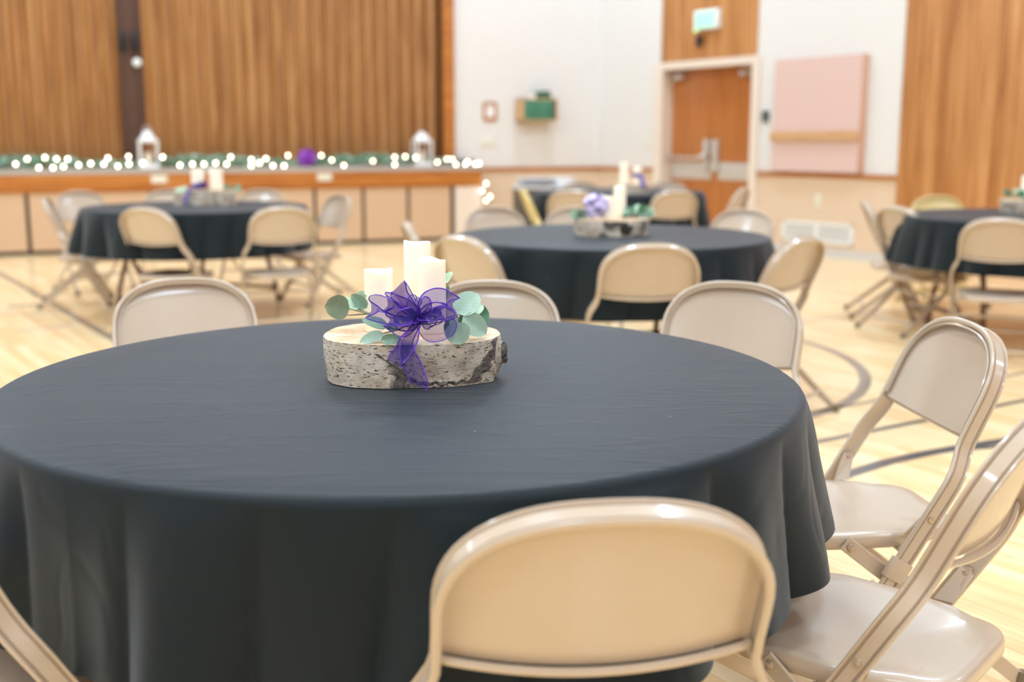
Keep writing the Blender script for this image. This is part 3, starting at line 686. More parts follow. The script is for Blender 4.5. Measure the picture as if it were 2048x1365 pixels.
        hb = mb.build('hinge_plate', paint, root, False)
        mb = MB(); mb.lathe([(0, 0), (.009, 0), (.007, .004), (0, .0055)], 12, p0-Vector((s*.001, 0, 0)), axis=(-s, 0, 0)); mb.build('rivet', M['rivet'], hb)
        mb = MB(); p2 = fp(s*(LW+.003), .404); mb.lathe([(0, 0), (.008, 0), (.0065, .004), (0, .005)], 12, p2, axis=(s, 0, 0)); mb.build('rivet', M['rivet'], fr)
        # collar clip where leg and frame cross
        p3 = fp(s*(LW-.002), .292); mb = MB(); Mx = Matrix.Translation(p3) @ Matrix.Rotation(math.atan(SLO), 4, 'X')
        mb.box(-.009, .009, -.0235, .0235, -.024, .024, Mx, bev=.003); mb.build('collar', paint, fr)
    def rl(x, t): return Vector((x, .145-.41*t, .338-.326*t))
    for t in (.32, .80):
        mb = MB(); mb.tube([rl(-.207, t), rl(.207, t)], .0095, 8, flat=1.0); mb.build('stretcher', paint, root)
    mb = MB(); mb.tube([fp(-LW, .14), fp(LW, .14)], .0095, 8); mb.build('stretcher', paint, root)
    mb = MB(); mb.tube([fp(-LW, .325, -.006), fp(LW, .325, -.006)], .007, 8); mb.build('stretcher', paint, root)
    return root

proto = make_chair(M['chair']); protoY = make_chair(M['chair_y'])
used = set()
def chair(x, y, heading, label, group, kind='b'):
    """x, y: floor point under the top of the arch; heading: degrees clockwise from +y that the sitter faces"""
    src = proto if kind == 'b' else protoY
    if kind in used: o = copy_tree(src)
    else: o = src; used.add(kind)
    h = math.radians(heading); fwd = Vector((math.sin(h), math.cos(h), 0))
    back = yf(TOPZ)
    p = Vector((x, y, 0)) - fwd*back
    o.location = p; o.rotation_euler = (0, 0, -h)
    tag(o, label, 'chair', group); return o
G1 = 'folding chairs around the near table'
chair(.117, 1.220, -6.5, 'beige folding chair seen from behind, in front of the near table', G1)
chair(1.053, 2.536, -95.5, 'beige folding chair angled toward the near table with worn seat, above the large pale seat', G1)
chair(.831, 1.680, -49.5, 'beige folding chair with large pale seat cut by the right edge of the picture', G1)
chair(.662, 3.253, -151, 'beige folding chair facing the viewer behind the right side of the near table', G1)
chair(-0.058, 3.290, 186, 'beige folding chair directly behind the birch log on the near table', G1)
chair(-.989, 3.345, 160.5, 'beige folding chair with a bluish smudge behind the left side of the near table', G1)
chair(-.927, 1.505, 40, 'beige folding chair of which only the frame shows at the bottom left corner', G1)
G2 = 'folding chairs around the middle table'
chair(.562, 4.470, -5, 'beige folding chair seen from behind in front of the middle table', G2)
chair(1.255, 4.78, -46, 'beige folding chair at the right end of the middle table, below the white vent', G2)
chair(-.235, 4.84, 48, 'beige folding chair seen from behind directly beyond the candles of the near table', G2)
chair(-0.550, 5.746, 78, 'beige folding chair seen edge-on left of the middle table', G2)
chair(-.125, 6.95, 152, 'beige folding chair facing the viewer at the back left of the middle table', G2)
chair(.40, 6.95, 177, 'beige folding chair half hidden behind the knotty birch slab of the middle table', G2)
chair(1.40, 6.72, -140, 'beige folding chair facing the viewer at the back right of the middle table', G2)
G3 = 'folding chairs around the far left table'
chair(-3.52, 9.15, 135, 'pale folding chair facing the viewer at the back left of the far left table', G3)
chair(-3.40, 8.2, 72, 'beige folding chair seen edge-on at the left end of the far left table', G3)
chair(-2.265, 6.896, 22, 'beige folding chair seen from behind at the front left of the far left table', G3)
chair(-1.416, 6.979, -22, 'beige folding chair seen from behind at the front right of the far left table', G3)
chair(-1.28, 8.5, -125, 'pale folding chair seen from the side at the right end of the far left table', G3)
chair(-2.87, 9.45, 165, 'pale folding chair behind the far left table, left of its candles', G3)
chair(-2.09, 9.5, 192, 'pale folding chair behind the far left table, right of its candles', G3)
G4 = 'folding chairs around the right table'
chair(2.378, 6.997, 68, 'beige folding chair seen from the side at the left of the right table', G4)
chair(2.42, 7.75, 102, 'beige folding chair half hidden behind the side-on chair left of the right table', G4)
chair(3.15, 8.4, 172, 'yellowish cream folding chair behind the right table against the oak boards', G4, 'y')
chair(2.582, 5.930, 24, 'beige folding chair seen from behind in front of the right table', G4)
G5 = 'folding chairs around the farthest table'
chair(0.487, 9.286, 12, 'beige folding chair seen from behind at the front left of the farthest table', G5)
chair(1.349, 9.244, -16, 'beige folding chair seen from behind at the front right of the farthest table', G5)
chair(2.015, 9.785, -62, 'beige folding chair at the right end of the farthest table against the door frame', G5)
chair(0.083, 9.536, 84, 'yellowish folding chair seen edge-on at the left of the farthest table', G5, 'y')
chair(0.666, 11.118, 168, 'pale folding chair behind the farthest table, left of its candles', G5)
chair(1.541, 11.076, 205, 'pale folding chair behind the farthest table, right of its candles', G5)

# ------------------------------------------------------------------ round tables and their cloths
TR = .762
KT = .8328
def cloth_mesh(seed, hem=.445, nf=23, amp=.085, seg=540, pressed=()):
    r_ = random.Random(seed); mb = MB(); R0 = TR; zt = .7445
    ph = [r_.random()*2*PI for _ in range(6)]
    # creases between rounded folds, irregularly spaced
    cs = []; a = r_.uniform(0, .3)
    while a < 2*PI-.12: cs.append(a); a += 2*PI/nf*r_.uniform(.55, 1.5)
    am = [r_.uniform(.35, 1.15) for _ in cs]; lean = [r_.uniform(-.5, .5) for _ in cs]
    def fold(th, t):
        th = (th + .05*math.sin(3*th+ph[0])*t) % (2*PI)
        k = len(cs)-1
        for i, c in enumerate(cs):
            if th < c: k = i-1; break
        k %= len(cs); c0 = cs[k]; c1 = cs[(k+1) % len(cs)]; wd = (c1-c0) % (2*PI); u = ((th-c0) % (2*PI))/wd
        u = u + lean[k]*.35*math.sin(PI*u)**2                            # lopsided folds
        return am[k]*(math.sin(PI*min(max(u, 0), 1))**.75)*min(1.3, wd/.37)
    vs = [(0, 0, zt)]; rows = 0; RI = R0-.015
    for r in [RI*k/9 for k in range(1, 10)]:
        for i in range(seg):
            th = 2*PI*i/seg; x, y = r*math.cos(th), r*math.sin(th)
            vs.append((x, y, zt + .0016*noise.noise(Vector((x*3+seed, y*7, .3)))))
        rows += 1
    for k in range(1, 5):
        a = PI/2*k/4; r = RI+.0165*math.sin(a); z = zt-.0165*(1-math.cos(a))
        for i in range(seg): th = 2*PI*i/seg; vs.append((r*math.cos(th), r*math.sin(th), z))
        rows += 1
    nd = 30
    for k in range(1, nd+1):
        t = k/nd
        for i in range(seg):
            th = 2*PI*i/seg; f = fold(th, t)
            g = t**.7
            for pa, pw in pressed:                                          # a chair frame holds the cloth in here
                d = (th-pa+PI) % (2*PI)-PI; g *= 1-1.15*math.exp(-(d/pw)**2)
            wr = .008*noise.noise(Vector((math.cos(th)*5+seed, math.sin(th)*5, t*1.2)))*min(1, t*3)
            cr = abs(noise.noise(Vector((math.cos(th)*7+seed*2, math.sin(th)*7, t*2.2+th*1.5))))
            wr -= .0012*max(0, 1-cr/.10)*min(1, t*4)
            rr = R0+.0015 + g*(amp*(f-.15) + .004) + wr + .010*t
            z = zt-.0165-(zt-.0165-hem)*t*(1-.03*f*t)
            vs.append((rr*math.cos(th), rr*math.sin(th), z))
        rows += 1
    fs = [(0, 1+i, 1+(i+1) % seg) for i in range(seg)]
    for j in range(rows-1):
        for i in range(seg):
            a = 1+j*seg; fs.append((a+i, a+seg+i, a+seg+(i+1) % seg, a+(i+1) % seg))
    mb.add(vs, fs); return mb
def make_table():
    t = empty('round_table')
    mb = MB(); mb.lathe([(0, .712), (.752, .712), (.758, .720), (.758, .736), (.752, .741), (0, .741)], 64); mb.build('tabletop', M['plywood'], t)
    mb = MB()
    for y in (-.3, .3): mb.box(-.5, .5, y-.02, y+.02, .685, .712)
    mb.build('apron', M['brownleg'], t, False)
    for sx in (-1, 1):
        for sy in (-1, 1):
            mb = MB(); mb.tube([(sx*.40, sy*.18, .69), (sx*.43, sy*.25, .45), (sx*.45, sy*.32, .2), (sx*.45, sy*.35, 0)], .016, 10); mb.build('leg', M['brownleg'], t)
        mb = MB(); mb.tube([(sx*.45, -.33, .14), (sx*.45, .33, .14)], .012, 8); mb.tube([(sx*.43, -.25, .45), (sx*.43, .25, .45)], .012, 8)
        mb.tube([(sx*.44, 0, .44), (sx*.12, 0, .70)], .008, 8); mb.build('leg_brace', M['brownleg'], t)
    return t
tp = make_table()
TABLES = {'near': (-.252, 2.580), 'middle': (.576, 6.535), 'far left': (-2.637, 9.409), 'right': (3.812, 8.231), 'farthest': (1.15, 12.15)}
cm = {}
for i, (k, (x, y)) in enumerate(TABLES.items()):
    x *= KT; y *= KT
    t = tp if i == 0 else copy_tree(tp)
    t.location = (x, y, 0); t.rotation_euler = (0, 0, (.9, .4, 1.2, .1, .6)[i])
    tag(t, 'round folding table with dark brown legs hidden under the %s charcoal cloth' % k, 'table', 'round folding tables')
    c = cloth_mesh(i+2, seg=900 if i == 0 else 400, pressed=((-2.148, .16),) if i == 0 else ()).build('tablecloth', M['cloth'], None, angle=180)
    c.location = (x, y, 0); c.rotation_euler = (0, 0, (0, .5, 1.1, 2.0, .3)[i])
    lab = {'near': 'charcoal cloth draped over the large near round table', 'middle': 'charcoal cloth on the middle round table with the knotty birch slab',
           'far left': 'charcoal cloth on the round table in front of the stage', 'right': 'charcoal cloth on the round table by the oak boards, cut by the right edge',
           'farthest': 'charcoal cloth on the farthest round table in front of the double door'}[k]
    tag(c, lab, 'tablecloth', 'charcoal round tablecloths')

# ------------------------------------------------------------------ centrepieces (built at 1 : KT, brought to size at the end)
before = set(bpy.data.objects)
ZT = .7515
def log_slab(name, label, loc, rz, rx, ry, h, mats, seed, lumps=(), seg=96, rows=10, knots=()):
    """flat oval slice of a birch trunk: bark wall + cut top face"""
    root = tag(empty(name, loc, rz), label, 'log')
    def R(th, t):
        b = 1.0
        c, s_ = math.cos(th), math.sin(th)
        r = 1/((abs(c)/rx)**2.4+(abs(s_)/ry)**2.4)**(1/2.4)
        n_ = noise.noise(Vector((c*1.7+seed, s_*1.7, t*.6)))*.05 + noise.noise(Vector((c*6+seed, s_*6, t*2.5)))*.016 + noise.noise(Vector((c*22, s_*22+seed, t*9)))*.005
        r *= 1+n_
        for (a0, w_, amp, t0, tw) in lumps:
            d = (th-a0+PI) % (2*PI)-PI; r += amp*math.exp(-(d/w_)**2)*math.exp(-((t-t0)/tw)**2)
        return r*(1-.02*math.cos(t*PI))
    vs = []
    for j in range(rows+1):
        t = j/rows
        for i in range(seg):
            th = 2*PI*i/seg; r = R(th, t); vs.append((r*math.cos(th), r*math.sin(th), h*t))
    fs = [(j*seg+i, j*seg+(i+1) % seg, (j+1)*seg+(i+1) % seg, (j+1)*seg+i) for j in range(rows) for i in range(seg)]
    mb = MB(); mb.add(vs, fs); mb.f.append(tuple(range(seg))[::-1]); mb.mi.append(0)
    mb.build('bark', mats, root, angle=60)
    mb = MB(); vt = []
    ks = (1.0, .985, .8, .5, .2)
    for q, k in enumerate(ks):
        for i in range(seg):
            th = 2*PI*i/seg; r = R(th, 1)*k; z = h + (.0 if q == 0 else .002+.0012*noise.noise(Vector((r*math.cos(th)*20, r*math.sin(th)*20, seed))))
            vt.append((r*math.cos(th), r*math.sin(th), z))
    vt.append((0, 0, h+.002)); n = len(ks)
    ft = [(j*seg+i, j*seg+(i+1) % seg, (j+1)*seg+(i+1) % seg, (j+1)*seg+i) for j in range(n-1) for i in range(seg)]+[((n-1)*seg+i, (n-1)*seg+(i+1) % seg, n*seg) for i in range(seg)]
    mb.add(vt, ft); mb.build('cut_face', M['rings'], root, angle=60)
    return root, R
def candle(loc, r, h, label, seed=0, group=None, tilt=0):
    root = tag(empty('pillar_candle', loc), label, 'candle', group); root.rotation_euler = (0, tilt, 0)
    seg = 40
    def top(th): return h + .0030*math.sin(2*th+seed) + .0018*math.sin(3*th+seed*2)
    rows = [(r*.97, lambda t: 0), (r, lambda t: .004)] + [(r*(1+.006*math.sin(k)), (lambda k: (lambda t: .004+(top(t)-.010)*k/6))(k)) for k in range(1, 7)]
    rows += [(r*.985, lambda t: top(t)-.001), (r*.93, lambda t: top(t)), (r*.86, lambda t: top(t)-.003), (r*.80, lambda t: h-.014), (r*.4, lambda t: h-.018), (.001, lambda t: h-.018)]
    vs = []
    for rr, zf in rows:
        for i in range(seg): th = 2*PI*i/seg; vs.append((rr*math.cos(th), rr*math.sin(th), zf(th)))
    fs = [(j*seg+i, j*seg+(i+1) % seg, (j+1)*seg+(i+1) % seg, (j+1)*seg+i) for j in range(len(rows)-1) for i in range(seg)]+[tuple(range(seg))[::-1]]
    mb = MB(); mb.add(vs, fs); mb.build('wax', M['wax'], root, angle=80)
    mb = MB(); mb.lathe([(.001, -.008), (.003, -.006), (.0035, 0), (.002, .005), (.0006, .007)], 8, (0, 0, h-.012)); mb.build('wick', M['wick'], root)
    return root
def leaf_mesh(L=.06, W=.045, cup=.18, bend=.25):
    """round eucalyptus leaf: grows along +x from the stem end, faces +z"""
    n, m = 10, 8; vs = []
    for side in (0, 1):
        for i in range(n+1):
            t = i/n; wv = W/2*(math.sin(PI*t**.86))**.5 if 0 < t < 1 else 0.0005
            for j in range(m+1):
                s_ = j/m*2-1
                z = cup*abs(s_)**1.5*wv - bend*L*t*t*.5 - (.0005*(1-abs(s_)) if abs(s_) < .2 else 0)
                vs.append((L*t, s_*wv, z-(.0006 if side else 0)))
    k = m+1; K = k*(n+1); fs = []
    for i in range(n):
        for j in range(m): a = i*k+j; fs += [(a, a+k, a+k+1, a+1), (K+a, K+a+1, K+a+k+1, K+a+k)]
    for i in range(n): a = i*k; fs.append((a+k, a, K+a, K+a+k)); a = i*k+m; fs.append((a, a+k, K+a+k, K+a))
    mb = MB(); mb.add(vs, fs); return mb
leafs = {}
for i in range(5):
    for sz in (0, 1):
        me = leaf_mesh(cup=(.18, .45)[sz], bend=(.2, .5)[sz]).mesh('leaf', True, 80); me.materials.append(M['leaf'][i]); leafs[(i, sz)] = me
def put_leaf(root, base, tip, nrm, width, tone, sz=0):
    b, t = Vector(base), Vector(tip); X = (t-b); L_ = X.length; X.normalize(); Z = Vector(nrm); Z = (Z-X*Z.dot(X)).normalized(); Y = Z.cross(X)
    Mx = Matrix((X*L_/.06, Y*width*1.1/.045, Z)).transposed().to_4x4(); Mx.translation = b
    return inst('leaf', leafs[(tone, sz)], root, Mx)

# --- near table centrepiece; local frame at the log's centre on the table
NC = Vector((-.235, 2.585, ZT))
log, Rn = log_slab('birch_log', 'flat oval birch log slice with peeling bark in the centre of the near table', NC, 0, .200, .150, .100, M['bark'], 3,
    lumps=((-.35, .10, .016, .25, .5), (-.05, .12, .020, .55, .35), (-1.18, .5, -.010, 0, .8), (.02, .06, .010, .2, .2), (-2.5, .6, .012, .5, 1)))
# thick grey bark ridge on the right, and the torn strip running down the front
def ridge(pts, wd, th_, name, mat, seed):
    """pts: (angle, t) along the log wall"""
    vs = []; n = len(pts); m = 7
    for k, (a, t) in enumerate(pts):
        w_ = wd[k]
        for j in range(m):
            u = j/(m-1)*2-1
            a2 = a + u*w_/.19; r = Rn(a2, t) + th_*(1-u*u)*(.6+.6*noise.noise(Vector((k*.9+seed, j*1.3, seed)))) - .002
            vs.append((r*math.cos(a2), r*math.sin(a2), .100*t + .004*noise.noise(Vector((k*1.7, j*.9, seed+5)))*(1 if 0 < k < n-1 else 0)))
    fs = [(i*m+j, i*m+j+1, (i+1)*m+j+1, (i+1)*m+j) for i in range(n-1) for j in range(m-1)]
    mb = MB(); mb.add(vs, fs); mb.build(name, mat, log, angle=80)
ridge([(-.28-.030*k-.012*math.sin(k*2.3), 1.0-.088*k) for k in range(12)], [.020+.007*math.sin(k*1.9) for k in range(12)], .007, 'bark_ridge', M['bark_grey'], 2)
ridge([(-.06+.01*k, .80-.10*k) for k in range(6)], [.010, .016, .020, .018, .012, .006], .016, 'bark_burl', M['bark_grey'], 8)
ridge([(-1.98+.052*k, .80-.062*k-.012*math.sin(k)) for k in range(13)], [.007+.003*math.sin(k*2.1) for k in range(13)], .006, 'torn_bark_strip', M['bark_grey'], 4)
ridge([(-1.36+.05*k, .10+.05*math.sin(k*1.7)) for k in range(14)], [.012+.004*math.sin(k) for k in range(14)], .010, 'lower_bark_flake', M['bark_grey'], 6)
GC = 'ivory candles on the near table'
zc = ZT+.102
candle((-.313, 2.61, zc), .0335, .146, 'short ivory pillar candle at the left end of the near log', 1, GC)
candle((-.226, 2.67, zc), .0325, .205, 'tallest ivory pillar candle at the back of the near log', 2.2, GC)
candle((-.186, 2.585, zc), .0325, .172, 'middle-height ivory pillar candle in front of the tallest one on the near log', 4, GC)
def pxl(px, py, Y):
    """a point of the near arrangement: X and Z from its bearing at depth Y"""
    cp, sp = math.cos(PITCH), math.sin(PITCH); a = (px-1024)/2242.4; b = (682.5-py)/2242.4
    d = Vector((a, cp+b*sp, -sp+b*cp)); k = Y/d.y; return Vector((d.x*k, Y, 1.298+d.z*k))
# eucalyptus sprigs
def sprig(label, stems, leaves, group='eucalyptus sprigs on the near log'):
    root = tag(empty('eucalyptus_sprig', stems[0][0]), label, 'sprig', group); o = Vector(stems[0][0])
    mb = MB()
    for st in stems: mb.tube([Vector(p)-o for p in st], [.0022]*(len(st)-1)+[.0014], 6)
    mb.build('stem', M['stem'], root)
    for (b, t, nrm, w_, tone, sz) in leaves: put_leaf(root, Vector(b)-o, Vector(t)-o, nrm, w_, tone, sz)
    return root
q = pxl
sprig('eucalyptus sprig at the left end of the near log with a large olive leaf',
  [[q(740, 628, 2.56), q(715, 622, 2.55), q(699, 618, 2.54)], [q(740, 628, 2.56), q(712, 630, 2.55), q(695, 631, 2.54)], [q(740, 628, 2.56), q(700, 612, 2.58)]],
  [(q(699, 618, 2.54), q(651, 612, 2.52), (.3, -1, .35), .052, 3, 0), (q(716, 618, 2.56), q(676, 596, 2.58), (.1, -.8, .8), .030, 4, 0),
   (q(734, 616, 2.57), q(703, 590, 2.56), (-.3, -1, .5), .026, 1, 0), (q(738, 618, 2.60), q(722, 580, 2.62), (.5, -1, .1), .034, 1, 0), (q(736, 612, 2.60), q(716, 588, 2.59), (-.4, -1, .1), .030, 4, 0)])
sprig('eucalyptus sprig lying across the cut face in front of the short candle',
  [[q(812, 652, 2.50), q(795, 660, 2.48), q(765, 668, 2.46)], [q(795, 660, 2.48), q(772, 650, 2.49)]],
  [(q(775, 656, 2.48), q(725, 636, 2.48), (.1, -.8, 1), .030, 1, 0), (q(768, 668, 2.455), q(719, 684, 2.44), (-.1, -1, .7), .026, 0, 0),
   (q(762, 681, 2.44), q(803, 678, 2.44), (.0, -1, .5), .024, 1, 0), (q(775, 660, 2.48), q(796, 648, 2.50), (.2, -.8, 1), .02, 2, 0)])
sprig('full eucalyptus sprig at the right end of the near log',
  [[q(903, 612, 2.52), q(915, 625, 2.49), q(925, 634, 2.48), q(945, 640, 2.49)], [q(912, 618, 2.49), q(911, 640, 2.47), q(912, 652, 2.46)]],
  [(q(914, 627, 2.48), q(956, 586, 2.50), (-.35, -1, .35), .054, 0, 0), (q(925, 634, 2.49), q(968, 608, 2.53), (.3, -1, .8), .030, 4, 0),
   (q(944, 636, 2.54), q(980, 626, 2.56), (.5, -1, .3), .050, 2, 0), (q(926, 634, 2.47), q(974, 668, 2.47), (.2, -1, .35), .046, 0, 0),
   (q(911, 645, 2.455), q(921, 690, 2.44), (-.1, -1, .15), .052, 0, 0), (q(912, 628, 2.49), q(905, 662, 2.47), (-.8, -1, .1), .024, 1, 0),
   (q(918, 634, 2.50), q(937, 655, 2.50), (.5, -1, .3), .030, 1, 0),
   (q(905, 640, 2.50), q(890, 668, 2.50), (-.6, -1, 0), .022, 2, 0), (q(930, 640, 2.51), q(950, 662, 2.50), (.2, -1, .2), .03, 2, 0)])
sprig('thin eucalyptus twig standing behind the front candle of the near log', [[q(893, 640, 2.62), q(892, 600, 2.62), q(892, 575, 2.62), q(890, 560, 2.63)]],
  [(q(889, 568, 2.62), q(902, 542, 2.63), (-.6, -1, .2), .020, 4, 0), (q(893, 600, 2.62), q(894, 572, 2.62), (-.7, -1, .1), .018, 1, 0)])
# organza bow
bow = tag(empty('organza_bow', q(838, 640, 2.46)), 'sheer purple organza bow with satin edges hanging over the front of the near log', 'bow')
BO = Vector(q(838, 640, 2.46))
def ribbon(name, pts, w0, seg=40, twist=(0, 0), wdir=(0, -.3, 1), sub=1):
    """smooth strip through pts (Catmull-Rom) with satin edge cords"""
    P = [Vector(p)-BO for p in pts]; n = len(P); out = []
    for i in range(seg+1):
        u = i/seg*(n-1); k = min(int(u), n-2); t = u-k
        p0, p1, p2, p3 = P[max(k-1, 0)], P[k], P[k+1], P[min(k+2, n-1)]
        out.append(.5*((2*p1)+(-p0+p2)*t+(2*p0-5*p1+4*p2-p3)*t*t+(-p0+3*p1-3*p2+p3)*t**3))
    vs = []; eA = []; eB = []; m = 4
    for i, c in enumerate(out):
        t = (out[min(i+1, seg)]-out[max(i-1, 0)]).normalized(); W_ = Vector(wdir); W_ = (W_-t*W_.dot(t)).normalized()
        a = twist[0]+(twist[1]-twist[0])*i/seg; W_ = Matrix.Rotation(a, 3, t) @ W_
        f = i/seg; w_ = w0 if not callable(w0) else w0(f); Nn = t.cross(W_)
        for j in range(m+1):
            s_ = j/m*2-1; vs.append(c+W_*w_/2*s_+Nn*.002*math.cos(s_*PI+i*.5))
        eA.append(vs[-1]); eB.append(vs[-m-1])
    mb = MB(); mb.add(vs, [(i*(m+1)+j, i*(m+1)+j+1, (i+1)*(m+1)+j+1, (i+1)*(m+1)+j) for i in range(seg) for j in range(m)])
    o = mb.build(name, M['organza'], bow, angle=180)
    mb = MB(); mb.tube(eA, .0016, 5, flat=.6); mb.tube(eB, .0016, 5, flat=.6); mb.build('satin_edge', M['organza_edge'], o)
    return o
pinch = lambda f: .010+.028*math.sin(PI*f)**.6
Cb = lambda dx=0, dy=0, Y=2.46: q(838+dx, 640+dy, Y)
ribbon('ribbon_loop', [Cb(0, 2), q(800, 622, 2.44), q(752, 606, 2.43), q(747, 628, 2.45), q(790, 640, 2.47), Cb(0, 4, 2.47)], pinch, twist=(0, .5))
ribbon('ribbon_loop', [Cb(0, 0), q(815, 600, 2.44), q(797, 574, 2.44), q(800, 592, 2.47), q(822, 620, 2.48), Cb(2, 0, 2.48)], pinch, wdir=(.8, 0, .6), twist=(.2, -.3))
ribbon('ribbon_loop', [Cb(0, 0), q(852, 600, 2.45), q(880, 592, 2.44), q(904, 606, 2.44), q(898, 626, 2.46), q(862, 632, 2.47), Cb(0, 3, 2.47)], pinch, twist=(.3, -.4))
ribbon('ribbon_loop', [Cb(0, 2), q(866, 628, 2.43), q(900, 632, 2.43), q(894, 658, 2.43), q(862, 668, 2.44), q(845, 655, 2.45), Cb(2, 4, 2.46)], pinch, twist=(-.2, .6))
ribbon('ribbon_loop', [Cb(0, 2), q(812, 640, 2.43), q(786, 632, 2.43), q(782, 650, 2.44), q(810, 662, 2.44), Cb(0, 4, 2.46)], pinch, twist=(.6, 0))
ribbon('ribbon_loop', [Cb(0, 2), q(826, 612, 2.43), q(838, 596, 2.43), q(850, 612, 2.44), Cb(2, 0, 2.45)], pinch, wdir=(1, -.5, 0))
ribbon('ribbon_loop', [Cb(0, 0), q(815, 612, 2.45), q(782, 600, 2.45), q(778, 612, 2.47), q(806, 628, 2.47), Cb(0, 2, 2.47)], pinch, twist=(-.4, .2))
ribbon('ribbon_loop', [Cb(2, 0), q(858, 618, 2.44), q(878, 614, 2.44), q(876, 630, 2.45), Cb(0, 2, 2.46)], pinch, twist=(.9, .2))
ribbon('ribbon_loop', [Cb(-2, 2), q(820, 630, 2.43), q(806, 640, 2.43), q(812, 655, 2.44), q(830, 650, 2.44), Cb(0, 2, 2.45)], pinch, twist=(0, .9))
ribbon('ribbon_loop', [Cb(0, 2), q(850, 650, 2.43), q(866, 645, 2.43), q(866, 630, 2.43), Cb(0, 0, 2.45)], pinch, twist=(.4, 1.2))
ribbon('ribbon_tail', [Cb(0, 2, 2.45), q(826, 665, 2.43), q(812, 692, 2.425), q(795, 716, 2.42), q(788, 727, 2.42)], lambda f: .012+.034*min(1, f*2.2)*(1-.35*f), wdir=(1, 0, .3), twist=(0, .3))
ribbon('ribbon_tail', [Cb(0, 4, 2.45), q(816, 680, 2.428), q(814, 705, 2.422), q(826, 735, 2.418), q(838, 762, 2.415), q(836, 774, 2.415)], lambda f: .012+.028*min(1, f*1.8), wdir=(1, 0, 0), twist=(-.5, .5))
mb = MB(); mb.ball((0, 0, 0), .011, 12, 8, (1.1, .8, 1)); mb.build('knot', M['organza_edge'], bow)

# --- the other centrepieces (blurred)
def quick_sprig(c, label, n, spread, seed, tones=(0, 1, 2, 4), group='eucalyptus sprigs on the far tables', lean=(0, 0, .3)):
    r_ = random.Random(seed); C_ = Vector(c); lv = []; st = []
    for k in range(n):
        a = r_.uniform(0, 2*PI); d = Vector((math.cos(a)*spread[0], math.sin(a)*spread[1], r_.uniform(.1, 1)*spread[2]))
        b = C_+d*.35; t = C_+d*r_.uniform(.9, 1.2)
        dd = (t-b).normalized()*.055
        lv.append((b, b+dd+Vector(lean)*.02, (r_.uniform(-.5, .5), -1, r_.uniform(.2, 1)), .045, r_.choice(tones), 0))
        st.append([C_, C_+d*.2, b])
    return sprig(label, st, lv, group)
GF = 'ivory candles on the far tables'
c = Vector((.577, 6.55, ZT))
log_slab('birch_log', 'thick white birch slab with a large dark knot on the middle table', c, .1, .215, .15, .088, M['bark_dark'], 12,
         lumps=((-1.1, .25, .012, .4, .4), (.25, .14, .03, .8, .3), (-2.6, .5, .01, .4, .6)))
mb = MB(); kv = []; kn_, km = 10, 18
for i in range(kn_+1):
    rr = i/kn_
    for j in range(km):
        a = 2*PI*j/km; r_ = rr*(.034+.016*noise.noise(Vector((math.cos(a)*1.6, math.sin(a)*1.6, 2)))); nn = noise.noise(Vector((r_*math.cos(a)*60, r_*math.sin(a)*60, 5)))
        kv.append((r_*math.cos(a)*1.15, -.010*(1-rr**2)*(.6+nn), r_*math.sin(a)))
mb.add(kv, [(i*km+j, i*km+(j+1) % km, (i+1)*km+(j+1) % km, (i+1)*km+j) for i in range(kn_) for j in range(km)])
o = mb.build('branch_knot', plain('dark_knot', srgb(52, 46, 40), .9, var=.5, vscale=40), bpy.data.objects['birch_log.001'], angle=80); o.location = (.06, -.150, .042)
candle((.555, 6.50, ZT+.09), .035, .135, 'shorter ivory candle on the middle table beside the lilac bow', 3, GF)
candle((.628, 6.57, ZT+.09), .036, .19, 'taller ivory candle on the middle table', 5, GF)
quick_sprig((.72, 6.48, ZT+.11), 'eucalyptus sprig reaching right from the knotty birch slab on the middle table', 16, (.14, .04, .06), 5, (1, 2, 4, 4), lean=(1, 0, .3))
quick_sprig((.40, 6.48, ZT+.095), 'pale eucalyptus sprig at the left of the knotty birch slab on the middle table', 8, (.05, .04, .04), 6, (0, 4, 0))
lb = tag(empty('tulle_bow', (.475, 6.42, ZT+.165)), 'pale lilac tulle bow in front of the candles on the middle table', 'bow')
def puff(root, r, seed, mat, n=16, name='loop', mesh_r=.5):
    r_ = random.Random(seed)
    for k in range(n):
        a, b_ = r_.uniform(0, 2*PI), r_.uniform(-.6, 1.2)
        d = Vector((math.cos(a)*math.cos(b_), math.sin(a)*math.cos(b_)*.7, math.sin(b_))); s_ = Vector((-d.y, d.x, .3)).normalized()
        P = [Vector(), d*r*.6+s_*r*.25, d*r, d*r*.6-s_*r*.25, Vector()]; out = []
        for i in range(17):
            u = i/16*4; kk = min(int(u), 3); t = u-kk; p0, p1, p2, p3 = P[max(kk-1, 0)], P[kk], P[kk+1], P[min(kk+2, 4)]
            out.append(.5*((2*p1)+(-p0+p2)*t+(2*p0-5*p1+4*p2-p3)*t*t+(-p0+3*p1-3*p2+p3)*t**3))
        wd = d.cross(s_).normalized()*r*mesh_r*.5; vs = []
        for i, p in enumerate(out): f = .3+.7*math.sin(PI*i/16); vs += [p-wd*f, p+wd*f]
        mb = MB(); mb.add(vs, [(i*2, i*2+1, i*2+3, i*2+2) for i in range(16)]); mb.build(name, mat, root, angle=180)
puff(lb, .078, 3, M['lilac'], 20, 'tulle_loop', .8)
